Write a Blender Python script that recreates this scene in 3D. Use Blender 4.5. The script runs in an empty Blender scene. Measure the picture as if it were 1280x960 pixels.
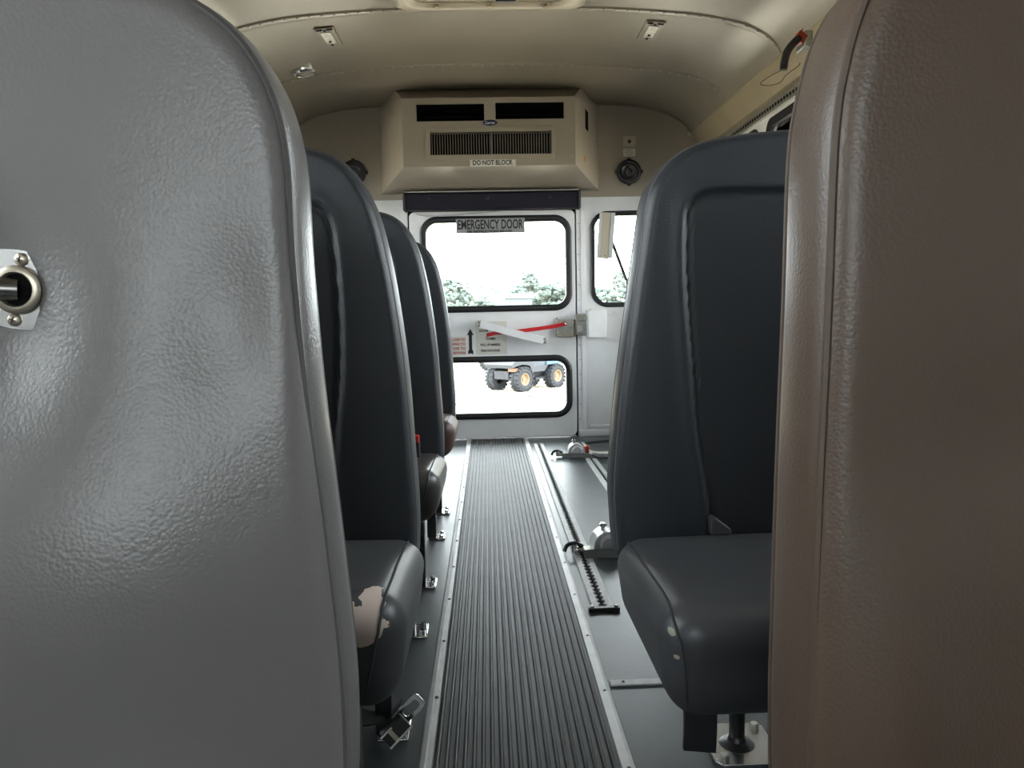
import bpy, bmesh, math, random
import numpy as np
from math import sin, cos, pi, radians, sqrt, atan2
from mathutils import Vector, Matrix, Euler

random.seed(7)
S = bpy.context.scene
COL = S.collection

# ------------------------------------------------------------------ camera
FPX = 960.0
EYE = 0.70
YAW, PITCH, ROLL = radians(1.788), radians(5.394), radians(1.2)
fwd = Vector((sin(YAW) * cos(PITCH), cos(YAW) * cos(PITCH), -sin(PITCH)))
right0 = Vector((cos(YAW), -sin(YAW), 0))
up0 = right0.cross(fwd)
rgt = right0 * cos(ROLL) - up0 * sin(ROLL)
up = up0 * cos(ROLL) + right0 * sin(ROLL)
cd = bpy.data.cameras.new('camera')
cam = bpy.data.objects.new('camera', cd)
COL.objects.link(cam)
m = Matrix((rgt, up, -fwd)).transposed().to_4x4()
m.translation = Vector((0, 0, EYE))
cam.matrix_world = m
cd.sensor_fit = 'HORIZONTAL'
cd.sensor_width = 36.0
cd.lens = 36.0 * FPX / 1280.0
cd.clip_start = 0.02
cd.clip_end = 500
S.camera = cam

# ------------------------------------------------------------------ world, exposure
W = bpy.data.worlds.new('overcast_sky')
S.world = W
W.use_nodes = True
nt = W.node_tree
nt.nodes.clear()
wo = nt.nodes.new('ShaderNodeOutputWorld')
bg = nt.nodes.new('ShaderNodeBackground')
tc = nt.nodes.new('ShaderNodeTexCoord')
sx = nt.nodes.new('ShaderNodeSeparateXYZ')
rp = nt.nodes.new('ShaderNodeValToRGB')
nt.links.new(tc.outputs['Generated'], sx.inputs[0])
nt.links.new(sx.outputs['Z'], rp.inputs[0])
rp.color_ramp.elements[0].color = (0.94, 0.97, 1.0, 1)
rp.color_ramp.elements[1].color = (0.86, 0.93, 1.0, 1)
nt.links.new(rp.outputs[0], bg.inputs['Color'])
bg.inputs['Strength'].default_value = 15.0
nt.links.new(bg.outputs[0], wo.inputs[0])
S.view_settings.view_transform = 'Standard'
S.view_settings.look = 'None'
S.view_settings.exposure = 0.0
S.view_settings.gamma = 1.0
S.view_settings.use_curve_mapping = False
S.cycles.use_denoising = True
S.cycles.max_bounces = 10
S.cycles.diffuse_bounces = 6
S.cycles.transparent_max_bounces = 16
S.cycles.caustics_reflective = False
S.cycles.caustics_refractive = False
S.cycles.sample_clamp_indirect = 12

# ------------------------------------------------------------------ materials
def mat(name, col, rough=0.5, metal=0.0, spec=0.5, bump=None, bdist=0.001, mottle=0.0, mscale=6.0, coat=0.0):
    """bump: ('noise'|'grain', scale, strength)"""
    m = bpy.data.materials.new(name)
    m.use_nodes = True
    n = m.node_tree
    b = n.nodes['Principled BSDF']
    c4 = (col[0], col[1], col[2], 1)
    b.inputs['Base Color'].default_value = c4
    b.inputs['Roughness'].default_value = rough
    b.inputs['Metallic'].default_value = metal
    b.inputs['Specular IOR Level'].default_value = spec
    b.inputs['Coat Weight'].default_value = coat
    t = n.nodes.new('ShaderNodeTexCoord')
    if mottle > 0:
        ns = n.nodes.new('ShaderNodeTexNoise')
        ns.inputs['Scale'].default_value = mscale
        ns.inputs['Detail'].default_value = 6
        n.links.new(t.outputs['Object'], ns.inputs['Vector'])
        r = n.nodes.new('ShaderNodeValToRGB')
        r.color_ramp.elements[0].position = 0.3
        r.color_ramp.elements[1].position = 0.7
        r.color_ramp.elements[0].color = tuple(c * (1 - mottle) for c in col) + (1,)
        r.color_ramp.elements[1].color = tuple(min(1, c * (1 + mottle)) for c in col) + (1,)
        n.links.new(ns.outputs['Fac'], r.inputs[0])
        n.links.new(r.outputs[0], b.inputs['Base Color'])
    if bump:
        kind, sc, st = bump
        if kind == 'grain':
            v = n.nodes.new('ShaderNodeTexVoronoi')
            v.feature = 'SMOOTH_F1'
            v.inputs['Scale'].default_value = sc
            v.inputs['Smoothness'].default_value = 0.4
            out = v.outputs['Distance']
        else:
            v = n.nodes.new('ShaderNodeTexNoise')
            v.inputs['Scale'].default_value = sc
            v.inputs['Detail'].default_value = 4
            out = v.outputs['Fac']
        n.links.new(t.outputs['Object'], v.inputs['Vector'])
        bp = n.nodes.new('ShaderNodeBump')
        bp.inputs['Strength'].default_value = st
        bp.inputs['Distance'].default_value = bdist
        bp.invert = kind == 'grain'
        n.links.new(out, bp.inputs['Height'])
        n.links.new(bp.outputs[0], b.inputs['Normal'])
    return m

def vinyl(name, col, rough=0.42, st=0.35):
    return mat(name, col, rough, bump=('grain', 430, st), bdist=0.0007, mottle=0.06, mscale=5)

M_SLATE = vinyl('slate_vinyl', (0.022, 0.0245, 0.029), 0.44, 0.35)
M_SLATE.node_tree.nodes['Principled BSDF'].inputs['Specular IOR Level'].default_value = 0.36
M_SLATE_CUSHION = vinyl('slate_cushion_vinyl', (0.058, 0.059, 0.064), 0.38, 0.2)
M_GREY = vinyl('grey_barrier_vinyl', (0.138, 0.130, 0.126), 0.36, 0.30)
M_SHADED = vinyl('shaded_barrier_vinyl', (0.078, 0.052, 0.037), 0.42, 0.30)  # barrier vinyl with the dim, warm shade put into its colour
M_BROWNC = vinyl('brown_worn_vinyl', (0.075, 0.042, 0.035), 0.5, 0.2)
M_PIPE = mat('seat_piping', (0.045, 0.046, 0.05), 0.45)
M_PIPE_SHADE = mat('shaded_piping', (0.075, 0.052, 0.038), 0.5)  # piping of the right barrier, same shade in its colour
M_PIPE_L = mat('pale_piping', (0.075, 0.070, 0.070), 0.45)  # paler grey than the cushion piping
M_WHITE = mat('white_paint', (0.78, 0.78, 0.79), 0.38, bump=('noise', 30, 0.15), mottle=0.04, mscale=9)
M_UPPER = mat('cream_wall_paint', (0.33, 0.29, 0.235), 0.42, mottle=0.05, mscale=5)
M_CEIL = mat('cream_ceiling_paint', (0.265, 0.230, 0.180), 0.30, bump=('noise', 9, 0.25), bdist=0.004, mottle=0.04)
M_CREAMP = mat('cream_plastic', (0.50, 0.44, 0.34), 0.35)
M_YELLOWED = mat('yellowed_header_paint', (0.36, 0.30, 0.195), 0.4, mottle=0.1)
M_RUBBER = mat('black_rubber', (0.012, 0.012, 0.014), 0.42)
M_NAVY = mat('dark_padded_vinyl', (0.008, 0.008, 0.016), 0.55, spec=0.25)
M_BLACK = mat('black_metal', (0.010, 0.010, 0.011), 0.4)
M_VOID = mat('matte_black', (0.004, 0.004, 0.004), 0.9, spec=0.1)
M_WEB = mat('black_webbing', (0.012, 0.012, 0.014), 0.8, bump=('noise', 300, 0.4))
M_GREYWEB = mat('grey_webbing', (0.10, 0.105, 0.105), 0.7)
M_ALU = mat('aluminium', (0.55, 0.56, 0.56), 0.55, 0.5, mottle=0.08, mscale=25)
M_TRACKM = mat('track_aluminium', (0.50, 0.51, 0.51), 0.55, 0.2, mottle=0.12, mscale=60)
M_STEEL = mat('dull_steel', (0.42, 0.41, 0.37), 0.4, 0.8, mottle=0.2, mscale=60)
M_CHROME = mat('bright_steel', (0.80, 0.79, 0.78), 0.22, 1.0)
M_BRASS = mat('stained_steel', (0.42, 0.37, 0.30), 0.38, 0.9)
M_FLOOR = mat('charcoal_floor_rubber', (0.046, 0.055, 0.059), 0.36, bump=('noise', 60, 0.2), mottle=0.18, mscale=7)
M_RIB = mat('ribbed_rubber', (0.058, 0.060, 0.061), 0.50, spec=0.35, bump=('noise', 120, 0.2), mottle=0.2, mscale=12)
M_RED = mat('red_enamel', (0.50, 0.012, 0.014), 0.35)
M_REDDULL = mat('red_plastic', (0.42, 0.045, 0.02), 0.45)
M_LABEL = mat('sticker_white', (0.66, 0.64, 0.58), 0.5)
M_SIGNG = mat('grey_sign_film', (0.30, 0.30, 0.30), 0.5)
M_INK = mat('black_ink', (0.008, 0.008, 0.008), 0.5)
M_REDINK = mat('red_ink', (0.45, 0.05, 0.05), 0.5)
M_BLUE = mat('dark_blue_enamel', (0.01, 0.015, 0.10), 0.3)
M_LITE = mat('white_enamel', (0.85, 0.85, 0.85), 0.35)
M_RUST = mat('rust_stain', (0.50, 0.26, 0.08), 0.8)
M_FOAM = mat('pinkish_foam', (0.52, 0.43, 0.39), 0.85, bump=('noise', 90, 0.6), bdist=0.003, mottle=0.12, mscale=40)
M_WIRE = mat('brown_wire', (0.10, 0.06, 0.03), 0.5)
M_SILVERP = mat('silver_grey_plastic', (0.55, 0.55, 0.56), 0.3, 0.3)

def glass_mat():
    m = bpy.data.materials.new('window_glass')
    m.use_nodes = True
    n = m.node_tree
    n.nodes.clear()
    o = n.nodes.new('ShaderNodeOutputMaterial')
    tr = n.nodes.new('ShaderNodeBsdfTransparent')
    tr.inputs[0].default_value = (0.96, 0.985, 0.975, 1)
    gl = n.nodes.new('ShaderNodeBsdfGlossy')
    gl.inputs['Roughness'].default_value = 0.02
    fr = n.nodes.new('ShaderNodeFresnel')
    fr.inputs[0].default_value = 1.45
    mx = n.nodes.new('ShaderNodeMixShader')
    n.links.new(fr.outputs[0], mx.inputs[0])
    n.links.new(tr.outputs[0], mx.inputs[1])
    n.links.new(gl.outputs[0], mx.inputs[2])
    n.links.new(mx.outputs[0], o.inputs[0])
    return m
M_GLASS = glass_mat()

# ------------------------------------------------------------------ helpers
def tag(o, label=None, cat=None, group=None, kind=None):
    if label: o['label'] = label
    if cat: o['category'] = cat
    if group: o['group'] = group
    if kind: o['kind'] = kind
    return o

def empty(name, loc, label=None, cat=None, group=None, rz=0.0):
    o = bpy.data.objects.new(name, None)
    o.empty_display_size = 0.05
    COL.objects.link(o)
    o.location = loc
    o.rotation_euler = (0, 0, rz)
    return tag(o, label, cat, group)

def ob(name, bm, m, parent=None, smooth=False, loc=None, rot=None, bevel=0.0):
    me = bpy.data.meshes.new(name)
    if bm.faces:
        bmesh.ops.recalc_face_normals(bm, faces=bm.faces[:])
    bm.to_mesh(me)
    bm.free()
    for mm in (m if isinstance(m, (list, tuple)) else [m]):
        me.materials.append(mm)
    o = bpy.data.objects.new(name, me)
    COL.objects.link(o)
    if smooth:
        me.shade_smooth()
        me.set_sharp_from_angle(angle=radians(38))
    if parent: o.parent = parent
    if loc is not None: o.location = loc
    if rot is not None: o.rotation_euler = rot
    if bevel:
        md = o.modifiers.new('bevel', 'BEVEL')
        md.width = bevel
        md.segments = 2
        md.limit_method = 'ANGLE'
        me.shade_smooth()
        me.set_sharp_from_angle(angle=radians(50))
    return o

def copy_tree(o, parent=None):
    c = o.copy()
    COL.objects.link(c)
    c.parent = parent
    for ch in list(o.children):
        copy_tree(ch, c)
    return c

def box(bm, x0, x1, y0, y1, z0, z1, mtx=None):
    v = [Vector((x, y, z)) for z in (z0, z1) for y in (y0, y1) for x in (x0, x1)]
    if mtx: v = [mtx @ p for p in v]
    v = [bm.verts.new(p) for p in v]
    for f in ((0, 1, 3, 2), (4, 6, 7, 5), (0, 4, 5, 1), (2, 3, 7, 6), (0, 2, 6, 4), (1, 5, 7, 3)):
        bm.faces.new([v[i] for i in f])
    return v

def B():
    return bmesh.new()

def boxo(name, m, parent, *a, bevel=0.0, mtx=None):
    bm = B(); box(bm, *a, mtx=mtx)
    return ob(name, bm, m, parent, bevel=bevel)

def frame_at(d):
    d = Vector(d).normalized()
    a = Vector((0, 0, 1)) if abs(d.z) < 0.9 else Vector((1, 0, 0))
    u = d.cross(a).normalized()
    return u, d.cross(u).normalized(), d

def tube(bm, pts, r, seg=12, cap=True, flat=None):
    """tube along pts; flat=(w,t) gives a rectangular ribbon section instead"""
    pts = [Vector(p) for p in pts]
    rings = []
    prev = None
    for i, p in enumerate(pts):
        d = (pts[min(i + 1, len(pts) - 1)] - pts[max(i - 1, 0)])
        if d.length < 1e-9: d = Vector((0, 0, 1))
        d.normalize()
        if prev is None:
            u, v, _ = frame_at(d)
        else:
            u = (prev - d * prev.dot(d)).normalized()
            v = d.cross(u)
        prev = u
        rr = r[i] if isinstance(r, (list, tuple)) else r
        if flat:
            w, t = flat
            ring = [p + u * (w / 2 * a) + v * (t / 2 * b) for a, b in ((-1, -1), (1, -1), (1, 1), (-1, 1))]
        else:
            ring = [p + (u * cos(2 * pi * k / seg) + v * sin(2 * pi * k / seg)) * rr for k in range(seg)]
        rings.append([bm.verts.new(q) for q in ring])
    n = len(rings[0])
    for a, b in zip(rings, rings[1:]):
        for k in range(n):
            bm.faces.new((a[k], a[(k + 1) % n], b[(k + 1) % n], b[k]))
    if cap:
        bm.faces.new(rings[0][::-1]); bm.faces.new(rings[-1])

def ribbon(bm, pts, width_dir, w, t):
    pts = [Vector(p) for p in pts]
    wd = Vector(width_dir).normalized()
    rings = []
    for i, p in enumerate(pts):
        d = (pts[min(i + 1, len(pts) - 1)] - pts[max(i - 1, 0)]).normalized()
        nn = d.cross(wd).normalized()
        rings.append([bm.verts.new(p + wd * (w / 2 * a) + nn * (t / 2 * b)) for a, b in ((-1, -1), (1, -1), (1, 1), (-1, 1))])
    for a, b in zip(rings, rings[1:]):
        for k in range(4):
            bm.faces.new((a[k], a[(k + 1) % 4], b[(k + 1) % 4], b[k]))
    bm.faces.new(rings[0][::-1]); bm.faces.new(rings[-1])

def catmull(pts, n=8, closed=False):
    P = [Vector(p) for p in pts]
    out = []
    N = len(P)
    rng = range(N if closed else N - 1)
    for i in rng:
        p1, p2 = P[i], P[(i + 1) % N]
        p0 = P[(i - 1) % N] if closed or i > 0 else p1
        p3 = P[(i + 2) % N] if closed or i + 2 < N else p2
        for k in range(n):
            t = k / n
            out.append(0.5 * ((2 * p1) + (-p0 + p2) * t + (2 * p0 - 5 * p1 + 4 * p2 - p3) * t * t + (-p0 + 3 * p1 - 3 * p2 + p3) * t ** 3))
    if not closed: out.append(P[-1])
    return out

def lathe(bm, prof, centre, axis, seg=28):
    """prof: (radius, offset along axis)"""
    u, v, d = frame_at(axis)
    c = Vector(centre)
    rings = []
    for r, h in prof:
        if r < 1e-6:
            rings.append([bm.verts.new(c + d * h)])
        else:
            rings.append([bm.verts.new(c + d * h + (u * cos(2 * pi * k / seg) + v * sin(2 * pi * k / seg)) * r) for k in range(seg)])
    for a, b in zip(rings, rings[1:]):
        if len(a) == 1 and len(b) == 1: continue
        for k in range(seg):
            k2 = (k + 1) % seg
            if len(a) == 1: bm.faces.new((a[0], b[k], b[k2]))
            elif len(b) == 1: bm.faces.new((a[k], a[k2], b[0]))
            else: bm.faces.new((a[k], a[k2], b[k2], b[k]))

def bolt(bm, c, axis, r=0.005, h=0.004, seg=6):
    lathe(bm, [(r, 0), (r, h * 0.7), (r * 0.8, h), (0, h)], c, axis, seg)

def bolts(name, m, parent, pts, axis, r, h, seg=6):
    for c in pts:
        bm = bmesh.new(); bolt(bm, c, axis, r, h, seg)
        ob(name, bm, m, parent)

def rrect(x0, x1, z0, z1, r, n=8):
    if not isinstance(r, (tuple, list)): r = (r,) * 4
    out = []
    for (cx, cz, a0, rr) in ((x1 - r[0], z1 - r[0], 0, r[0]), (x0 + r[1], z1 - r[1], 90, r[1]), (x0 + r[2], z0 + r[2], 180, r[2]), (x1 - r[3], z0 + r[3], 270, r[3])):
        for k in range(n + 1):
            a = radians(a0 + 90 * k / n)
            out.append((cx + rr * cos(a), cz + rr * sin(a)))
    return out

def plate(bm, outer, holes, d0, d1, place):
    """flat plate with holes: 2-D loops, thickness d0..d1, place(a, b, d) -> 3-D"""
    loops = [outer] + list(holes)
    t2 = bmesh.new()
    edges = []
    idx = {}
    n = 0
    for L in loops:
        vs = []
        for p in L:
            v = t2.verts.new((p[0], p[1], 0)); vs.append(v); idx[v] = n; n += 1
        for i in range(len(vs)):
            edges.append(t2.edges.new((vs[i], vs[(i + 1) % len(vs)])))
    bmesh.ops.triangle_fill(t2, use_beauty=True, use_dissolve=False, edges=edges)
    flat = [p for L in loops for p in L]
    A = [bm.verts.new(place(p[0], p[1], d0)) for p in flat]
    C = [bm.verts.new(place(p[0], p[1], d1)) for p in flat]
    for f in t2.faces:
        ids = [idx[v] for v in f.verts]
        bm.faces.new([A[i] for i in ids]); bm.faces.new([C[i] for i in reversed(ids)])
    t2.free()
    s = 0
    for L in loops:
        k = len(L)
        for i in range(k):
            a, b = s + i, s + (i + 1) % k
            bm.faces.new((A[a], A[b], C[b], C[a]))
        s += k

XZ = lambda a, b, d: Vector((a, d, b))      # plate facing along Y
XY = lambda a, b, d: Vector((a, b, d))      # lying plate
YZ = lambda a, b, d: Vector((d, a, b))      # plate facing along X

def text(name, body, m, parent, size, loc, rot=(pi / 2, 0, 0), width=None, ext=0.0004, sy=1.0, bold=0.0):
    cu = bpy.data.curves.new(name, 'FONT')
    cu.body = body
    cu.size = size
    cu.align_x = 'CENTER'; cu.align_y = 'CENTER'
    cu.extrude = ext
    cu.offset = bold
    cu.space_line = 1.1
    cu.resolution_u = 3
    o = bpy.data.objects.new(name, cu)
    COL.objects.link(o)
    bpy.context.view_layer.update()
    me = bpy.data.meshes.new_from_object(o)
    w = max(v.co.x for v in me.vertices) - min(v.co.x for v in me.vertices)
    k = (width / w) if width else 1.0
    cx = (max(v.co.x for v in me.vertices) + min(v.co.x for v in me.vertices)) / 2
    cy = (max(v.co.y for v in me.vertices) + min(v.co.y for v in me.vertices)) / 2
    for v in me.vertices:
        v.co.x = (v.co.x - cx) * k
        v.co.y = (v.co.y - cy) * sy
    bpy.data.objects.remove(o)
    me.materials.clear(); me.materials.append(m)
    o = bpy.data.objects.new(name, me)
    COL.objects.link(o)
    o.parent = parent
    o.location = loc
    o.rotation_euler = rot
    return o

# ------------------------------------------------------------------ dimensions of the bus
CX = 0.05                     # centre line
XL, XR = -1.10, 1.20          # inner side walls
YR = 4.22                     # rear wall
YF = -1.9                     # front wall
prof = [(0, 1.815), (0.2, 1.814), (0.4, 1.809), (0.6, 1.797), (0.75, 1.783), (0.86, 1.765), (0.94, 1.745), (1.0, 1.717), (1.045, 1.683), (1.075, 1.64)]
arc = [Vector((CX - x, 0, z)) for x, z in reversed(prof)] + [Vector((CX + x, 0, z)) for x, z in prof[1:]]
arc = catmull(arc, 4)
def ceil_z(x):
    for a, b in zip(arc, arc[1:]):
        if a.x <= x <= b.x:
            return a.z + (b.z - a.z) * (x - a.x) / (b.x - a.x)
    return 1.6

# ceiling shell (arched sheet with thickness)
bm = B()
rows = []
for y in (YF - 0.06, YR + 0.06):
    rows.append([[bm.verts.new((p.x, y, p.z)) for p in arc], [bm.verts.new((p.x * 1.0, y, p.z + 0.05)) for p in arc]])
(a0, a1), (b0, b1) = rows
for i in range(len(arc) - 1):
    bm.faces.new((a0[i], b0[i], b0[i + 1], a0[i + 1]))
    bm.faces.new((a1[i], a1[i + 1], b1[i + 1], b1[i]))
    bm.faces.new((a0[i], a0[i + 1], a1[i + 1], a1[i])); bm.faces.new((b0[i], b1[i], b1[i + 1], b0[i + 1]))
for k in (0, -1):
    bm.faces.new((a0[k], a1[k], b1[k], b0[k]))
tag(ob('ceiling', bm, M_CEIL, smooth=True), 'cream painted curved metal bus ceiling', 'ceiling', kind='structure')

# roof bows: raised strips with a row of rivets
def roof_bow(n, y, lab):
    bm = B()
    w, t = 0.045, 0.007
    rr = []
    for i, p in enumerate(arc):
        a, b = arc[max(i - 1, 0)], arc[min(i + 1, len(arc) - 1)]
        d = (b - a).normalized()
        nrm = Vector((d.z, 0, -d.x))      # pointing inwards / down
        rr.append([bm.verts.new(Vector((p.x, y + dy, p.z)) + nrm * h) for dy, h in ((-w / 2, -0.002), (-w / 2 + 0.006, t * 0.8), (-0.004, t), (0.004, t), (w / 2 - 0.006, t * 0.8), (w / 2, -0.002))])
    for a, b in zip(rr, rr[1:]):
        for k in range(5):
            bm.faces.new((a[k], a[k + 1], b[k + 1], b[k]))
    o = ob('trim_%d' % n, bm, M_CEIL, smooth=True)
    tag(o, lab, 'roof bow', kind='structure')
    bm = B()
    L = 0
    nxt = 0
    for a, b in zip(arc, arc[1:]):
        seg = (b - a).length
        while nxt <= L + seg:
            p = a.lerp(b, (nxt - L) / seg)
            d = (b - a).normalized()
            nrm = Vector((d.z, 0, -d.x))
            for dy in (-0.011,):
                lathe(bm, [(0.0055, t - 0.001), (0.0045, t + 0.002), (0, t + 0.003)], Vector((p.x, y + dy, p.z)), nrm, 8)
            nxt += 0.045
        L += seg
    ob('rivets', bm, M_STEEL, o, smooth=True)
for n, y in enumerate((0.35, 0.99, 1.64, 2.29, 2.95, 3.60)):
    roof_bow(n + 1, y, ['riveted roof bow above the camera', 'riveted roof bow ahead of the camera', 'riveted roof bow over the first seats',
                        'riveted roof bow under the hatch front', 'riveted roof bow just behind the roof hatch', 'riveted roof bow nearest the rear air unit'][n])
# rear corner bead between ceiling and rear wall
bm = B()
tube(bm, [(p.x, YR - 0.004, p.z - 0.003) for p in arc], 0.006, 6)
tag(ob('trim_7', bm, M_CEIL, smooth=True), 'bead where ceiling meets rear wall', 'trim', kind='structure')

# side headers (yellowed cove between ceiling and windows)
for side, s, xw in (('left', -1, XL), ('right', 1, XR)):
    bm = B()
    x_c = CX + s * 1.075
    pr = [(x_c, 1.64), (x_c + s * 0.004, 1.622), (xw - s * 0.03, 1.565), (xw - s * 0.024, 1.545), (xw - s * 0.004, 1.54), (xw + s * 0.05, 1.54), (xw + s * 0.05, 1.66), (x_c, 1.69)]
    A = [bm.verts.new((x, YF, z)) for x, z in pr]
    C = [bm.verts.new((x, YR, z)) for x, z in pr]
    for i in range(len(pr)):
        j = (i + 1) % len(pr)
        bm.faces.new((A[i], A[j], C[j], C[i]))
    bm.faces.new(A); bm.faces.new(C[::-1])
    tag(ob('trim_%d' % (8 + (s > 0)), bm, M_YELLOWED, smooth=True), 'yellowed cove panel above the %s windows' % side, 'trim', kind='structure')
    # perforated shoulder rail under the header
    t = empty('shoulder_rail', (xw - s * 0.006, 0, 1.512), 'grey perforated metal rail running along the top of the %s windows' % side, 'rail')
    bm = B()
    box(bm, -0.006, 0.006, 0.2, 4.15, -0.020, 0.020)
    ob('rail_body', bm, M_STEEL, t, bevel=0.002)
    bm = B()
    y = 0.24
    while y < 4.12:
        box(bm, -s * 0.0062 - 0.0012, -s * 0.0062 + 0.0012, y, y + 0.014, -0.006, 0.006)
        y += 0.030
    tag(ob('slots', bm, M_VOID, t), kind='stuff')

# ------------------------------------------------------------------ side walls with windows
wn = [1]
WIN_Y = [-1.22, -0.52, 0.18, 0.88, 1.58, 2.28, 2.98, 3.68]
def sill(side, y):
    return 0.60 if y < -1 else (0.40 if side == 'right' and y > 3.5 else 0.84)  # last right window reaches lower, unseen, to brighten the rear wall
def side_wall(side, s, x, ys):
    holes = [rrect(y - 0.29, y + 0.29, sill(side, y), 1.46, 0.05) for y in ys]
    bm = B()
    plate(bm, [(YF, 0), (YR, 0), (YR, 1.60), (YF, 1.60)], holes, x, x + s * 0.05, YZ)
    tag(ob('wall_' + side, bm, M_WHITE), 'white painted %s side wall of the bus' % side, 'wall', kind='structure')
    for i, y in enumerate(ys):
        bm = B()
        zb = sill(side, y)
        plate(bm, rrect(y - 0.305, y + 0.305, zb - 0.015, 1.475, 0.06), [rrect(y - 0.27, y + 0.27, zb + 0.02, 1.44, 0.04)], x - s * 0.006, x + s * 0.012, YZ)
        box(bm, min(x - s * .004, x + s * 0.010), max(x - s * .004, x + s * 0.010), y - 0.275, y + 0.275, 1.13, 1.155)
        f = ob('window_%d' % wn[0], bm, M_RUBBER)
        tag(f, 'black framed split sash window in the %s wall' % side, 'window', kind='structure')
        bm = B(); box(bm, min(x + s * .014, x + s * .018), max(x + s * .014, x + s * .018), y - 0.285, y + 0.285, zb + 0.005, 1.455)
        ob('pane', bm, M_GLASS, f)
        wn[0] += 1
side_wall('left', -1, XL, [-1.25] + WIN_Y[2:])  # unseen front openings chosen for the light on the left barrier
side_wall('right', 1, XR, WIN_Y[3:])  # unseen front part left blank to keep light off the right barrier

# front wall with windscreen (unseen, cut low and narrow to dim the barriers)
WX0, WX1, WZ0, WZ1 = -1.0, 0.35, 0.80, 1.42
bm = B()
plate(bm, [(XL - 0.05, 0), (XR + 0.05, 0), (XR + 0.05, 1.62)] + [(p.x, p.z) for p in reversed(arc)] + [(XL - 0.05, 1.62)], [rrect(WX0 + 0.02, WX1 - 0.02, WZ0 + 0.02, WZ1 - 0.02, 0.08)], YF - 0.05, YF, XZ)
tag(ob('wall_front', bm, M_WHITE), 'front wall around the windscreen', 'wall', kind='structure')
bm = B()
plate(bm, rrect(WX0, WX1, WZ0, WZ1, 0.09), [rrect(WX0 + 0.04, WX1 - 0.04, WZ0 + 0.04, WZ1 - 0.04, 0.06)], YF - 0.01, YF + 0.012, XZ)
f = ob('window_%d' % wn[0], bm, M_RUBBER); wn[0] += 1
tag(f, 'unseen windscreen at the bus front, narrowed to limit its light', 'window', kind='structure')
boxo('pane', M_GLASS, f, WX0 + 0.03, WX1 - 0.03, YF - 0.024, YF - 0.018, WZ0 + 0.03, WZ1 - 0.03)

# ------------------------------------------------------------------ rear wall
DOORX0, DOORX1, DOORZ1 = -0.405, 0.490, 1.242
W2X0, W2X1 = 0.573, 1.10
bm = B()
outer = [(XL - 0.05, 0), (DOORX0 - 0.008, 0), (DOORX0 - 0.008, DOORZ1 + 0.008), (DOORX1 + 0.008, DOORZ1 + 0.008), (DOORX1 + 0.008, 0), (XR + 0.05, 0), (XR + 0.05, 1.60)] + \
        [(p.x, p.z + 0.01) for p in reversed(arc)] + [(XL - 0.05, 1.60)]
plate(bm, outer, [rrect(0.585, 1.085, 0.725, 1.218, 0.085), rrect(-0.985, -0.50, 0.725, 1.218, 0.085)], YR, YR + 0.05, XZ)
tag(ob('wall_rear', bm, M_WHITE), 'white painted rear wall around the emergency door', 'wall', kind='structure')
# upper cream sheet above the seam
bm = B()
plate(bm, [(XL + 0.01, 1.308), (XR - 0.01, 1.308), (XR - 0.01, 1.55), (1.11, 1.635)] + [(p.x, p.z - 0.004) for p in reversed(arc[2:-2])] + [(-1.01, 1.635), (XL + 0.01, 1.55)], [], YR - 0.005, YR - 0.0005, XZ)
tag(ob('trim_10', bm, M_UPPER), 'cream upper sheet of the rear wall', 'trim', kind='structure')
# vertical strip with screws right of the door
for n, (x0, x1, zz, lab) in enumerate(((0.498, 0.520, 1.30, 'narrow riveted post strip right of the rear door'), (0.520, 0.545, 1.30, 'raised edge strip under the right rear window'), (-0.450, -0.414, 1.30, 'narrow post strip left of the rear door'))):
    bm = B()
    box(bm, x0, x1, YR - 0.006 - 0.006 * (n == 1), YR, 0.03, zz)
    o = tag(ob('trim_%d' % (11 + n), bm, M_WHITE, bevel=0.002), lab, 'trim', kind='structure')
    if n == 0:
        bm = B()
        for k in range(15):
            bolt(bm, (0.509, YR - 0.0065, 0.1 + k * 0.082), (0, -1, 0), 0.0035, 0.002, 8)
        ob('rivets', bm, M_STEEL, o)
bm = B(); box(bm, 0.50, 1.19, YR - 0.02, YR, 0.0, 0.035); box(bm, 0.56, 1.19, YR - 0.012, YR, 0.05, 0.062)
tag(ob('baseboard_rear', bm, M_WHITE, bevel=0.002), 'low ledge at the foot of the rear wall', 'baseboard', kind='structure')

def gasket(name, x0, x1, z0, z1, r, w, parent=None, y=YR):
    """rounded rubber window surround, outer and inner rings"""
    bm = B()
    o_, i_ = rrect(x0, x1, z0, z1, r, 10), rrect(x0 + w, x1 - w, z0 + w, z1 - w, max(r - w, 0.02), 10)
    m1 = rrect(x0 + w * .25, x1 - w * .25, z0 + w * .25, z1 - w * .25, max(r - w * .25, .02), 10)
    m2 = rrect(x0 + w * .75, x1 - w * .75, z0 + w * .75, z1 - w * .75, max(r - w * .75, .02), 10)
    rings = [[bm.verts.new((a, yy, b)) for a, b in L] for L, yy in ((o_, y + 0.002), (o_, y - 0.004), (m1, y - 0.010), (m2, y - 0.010), (i_, y - 0.004), (i_, y + 0.03))]
    n = len(o_)
    for a, b in zip(rings, rings[1:]):
        for k in range(n):
            bm.faces.new((a[k], a[(k + 1) % n], b[(k + 1) % n], b[k]))
    return ob(name, bm, M_RUBBER, parent, smooth=True)

for (x0, x1, lab) in ((0.573, 1.097, 'rounded rear window right of the emergency door'), (-0.997, -0.488, 'unseen rear window left of the emergency door, added for its light')):  # the left window is hidden by the seats and added for light
    g = gasket('window_%d' % wn[0], x0, x1, 0.712, 1.232, 0.095, 0.026); wn[0] += 1
    tag(g, lab, 'window', kind='structure')
    boxo('pane', M_GLASS, g, x0 + 0.02, x1 - 0.02, YR + 0.014, YR + 0.018, 0.73, 1.214)

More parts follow.
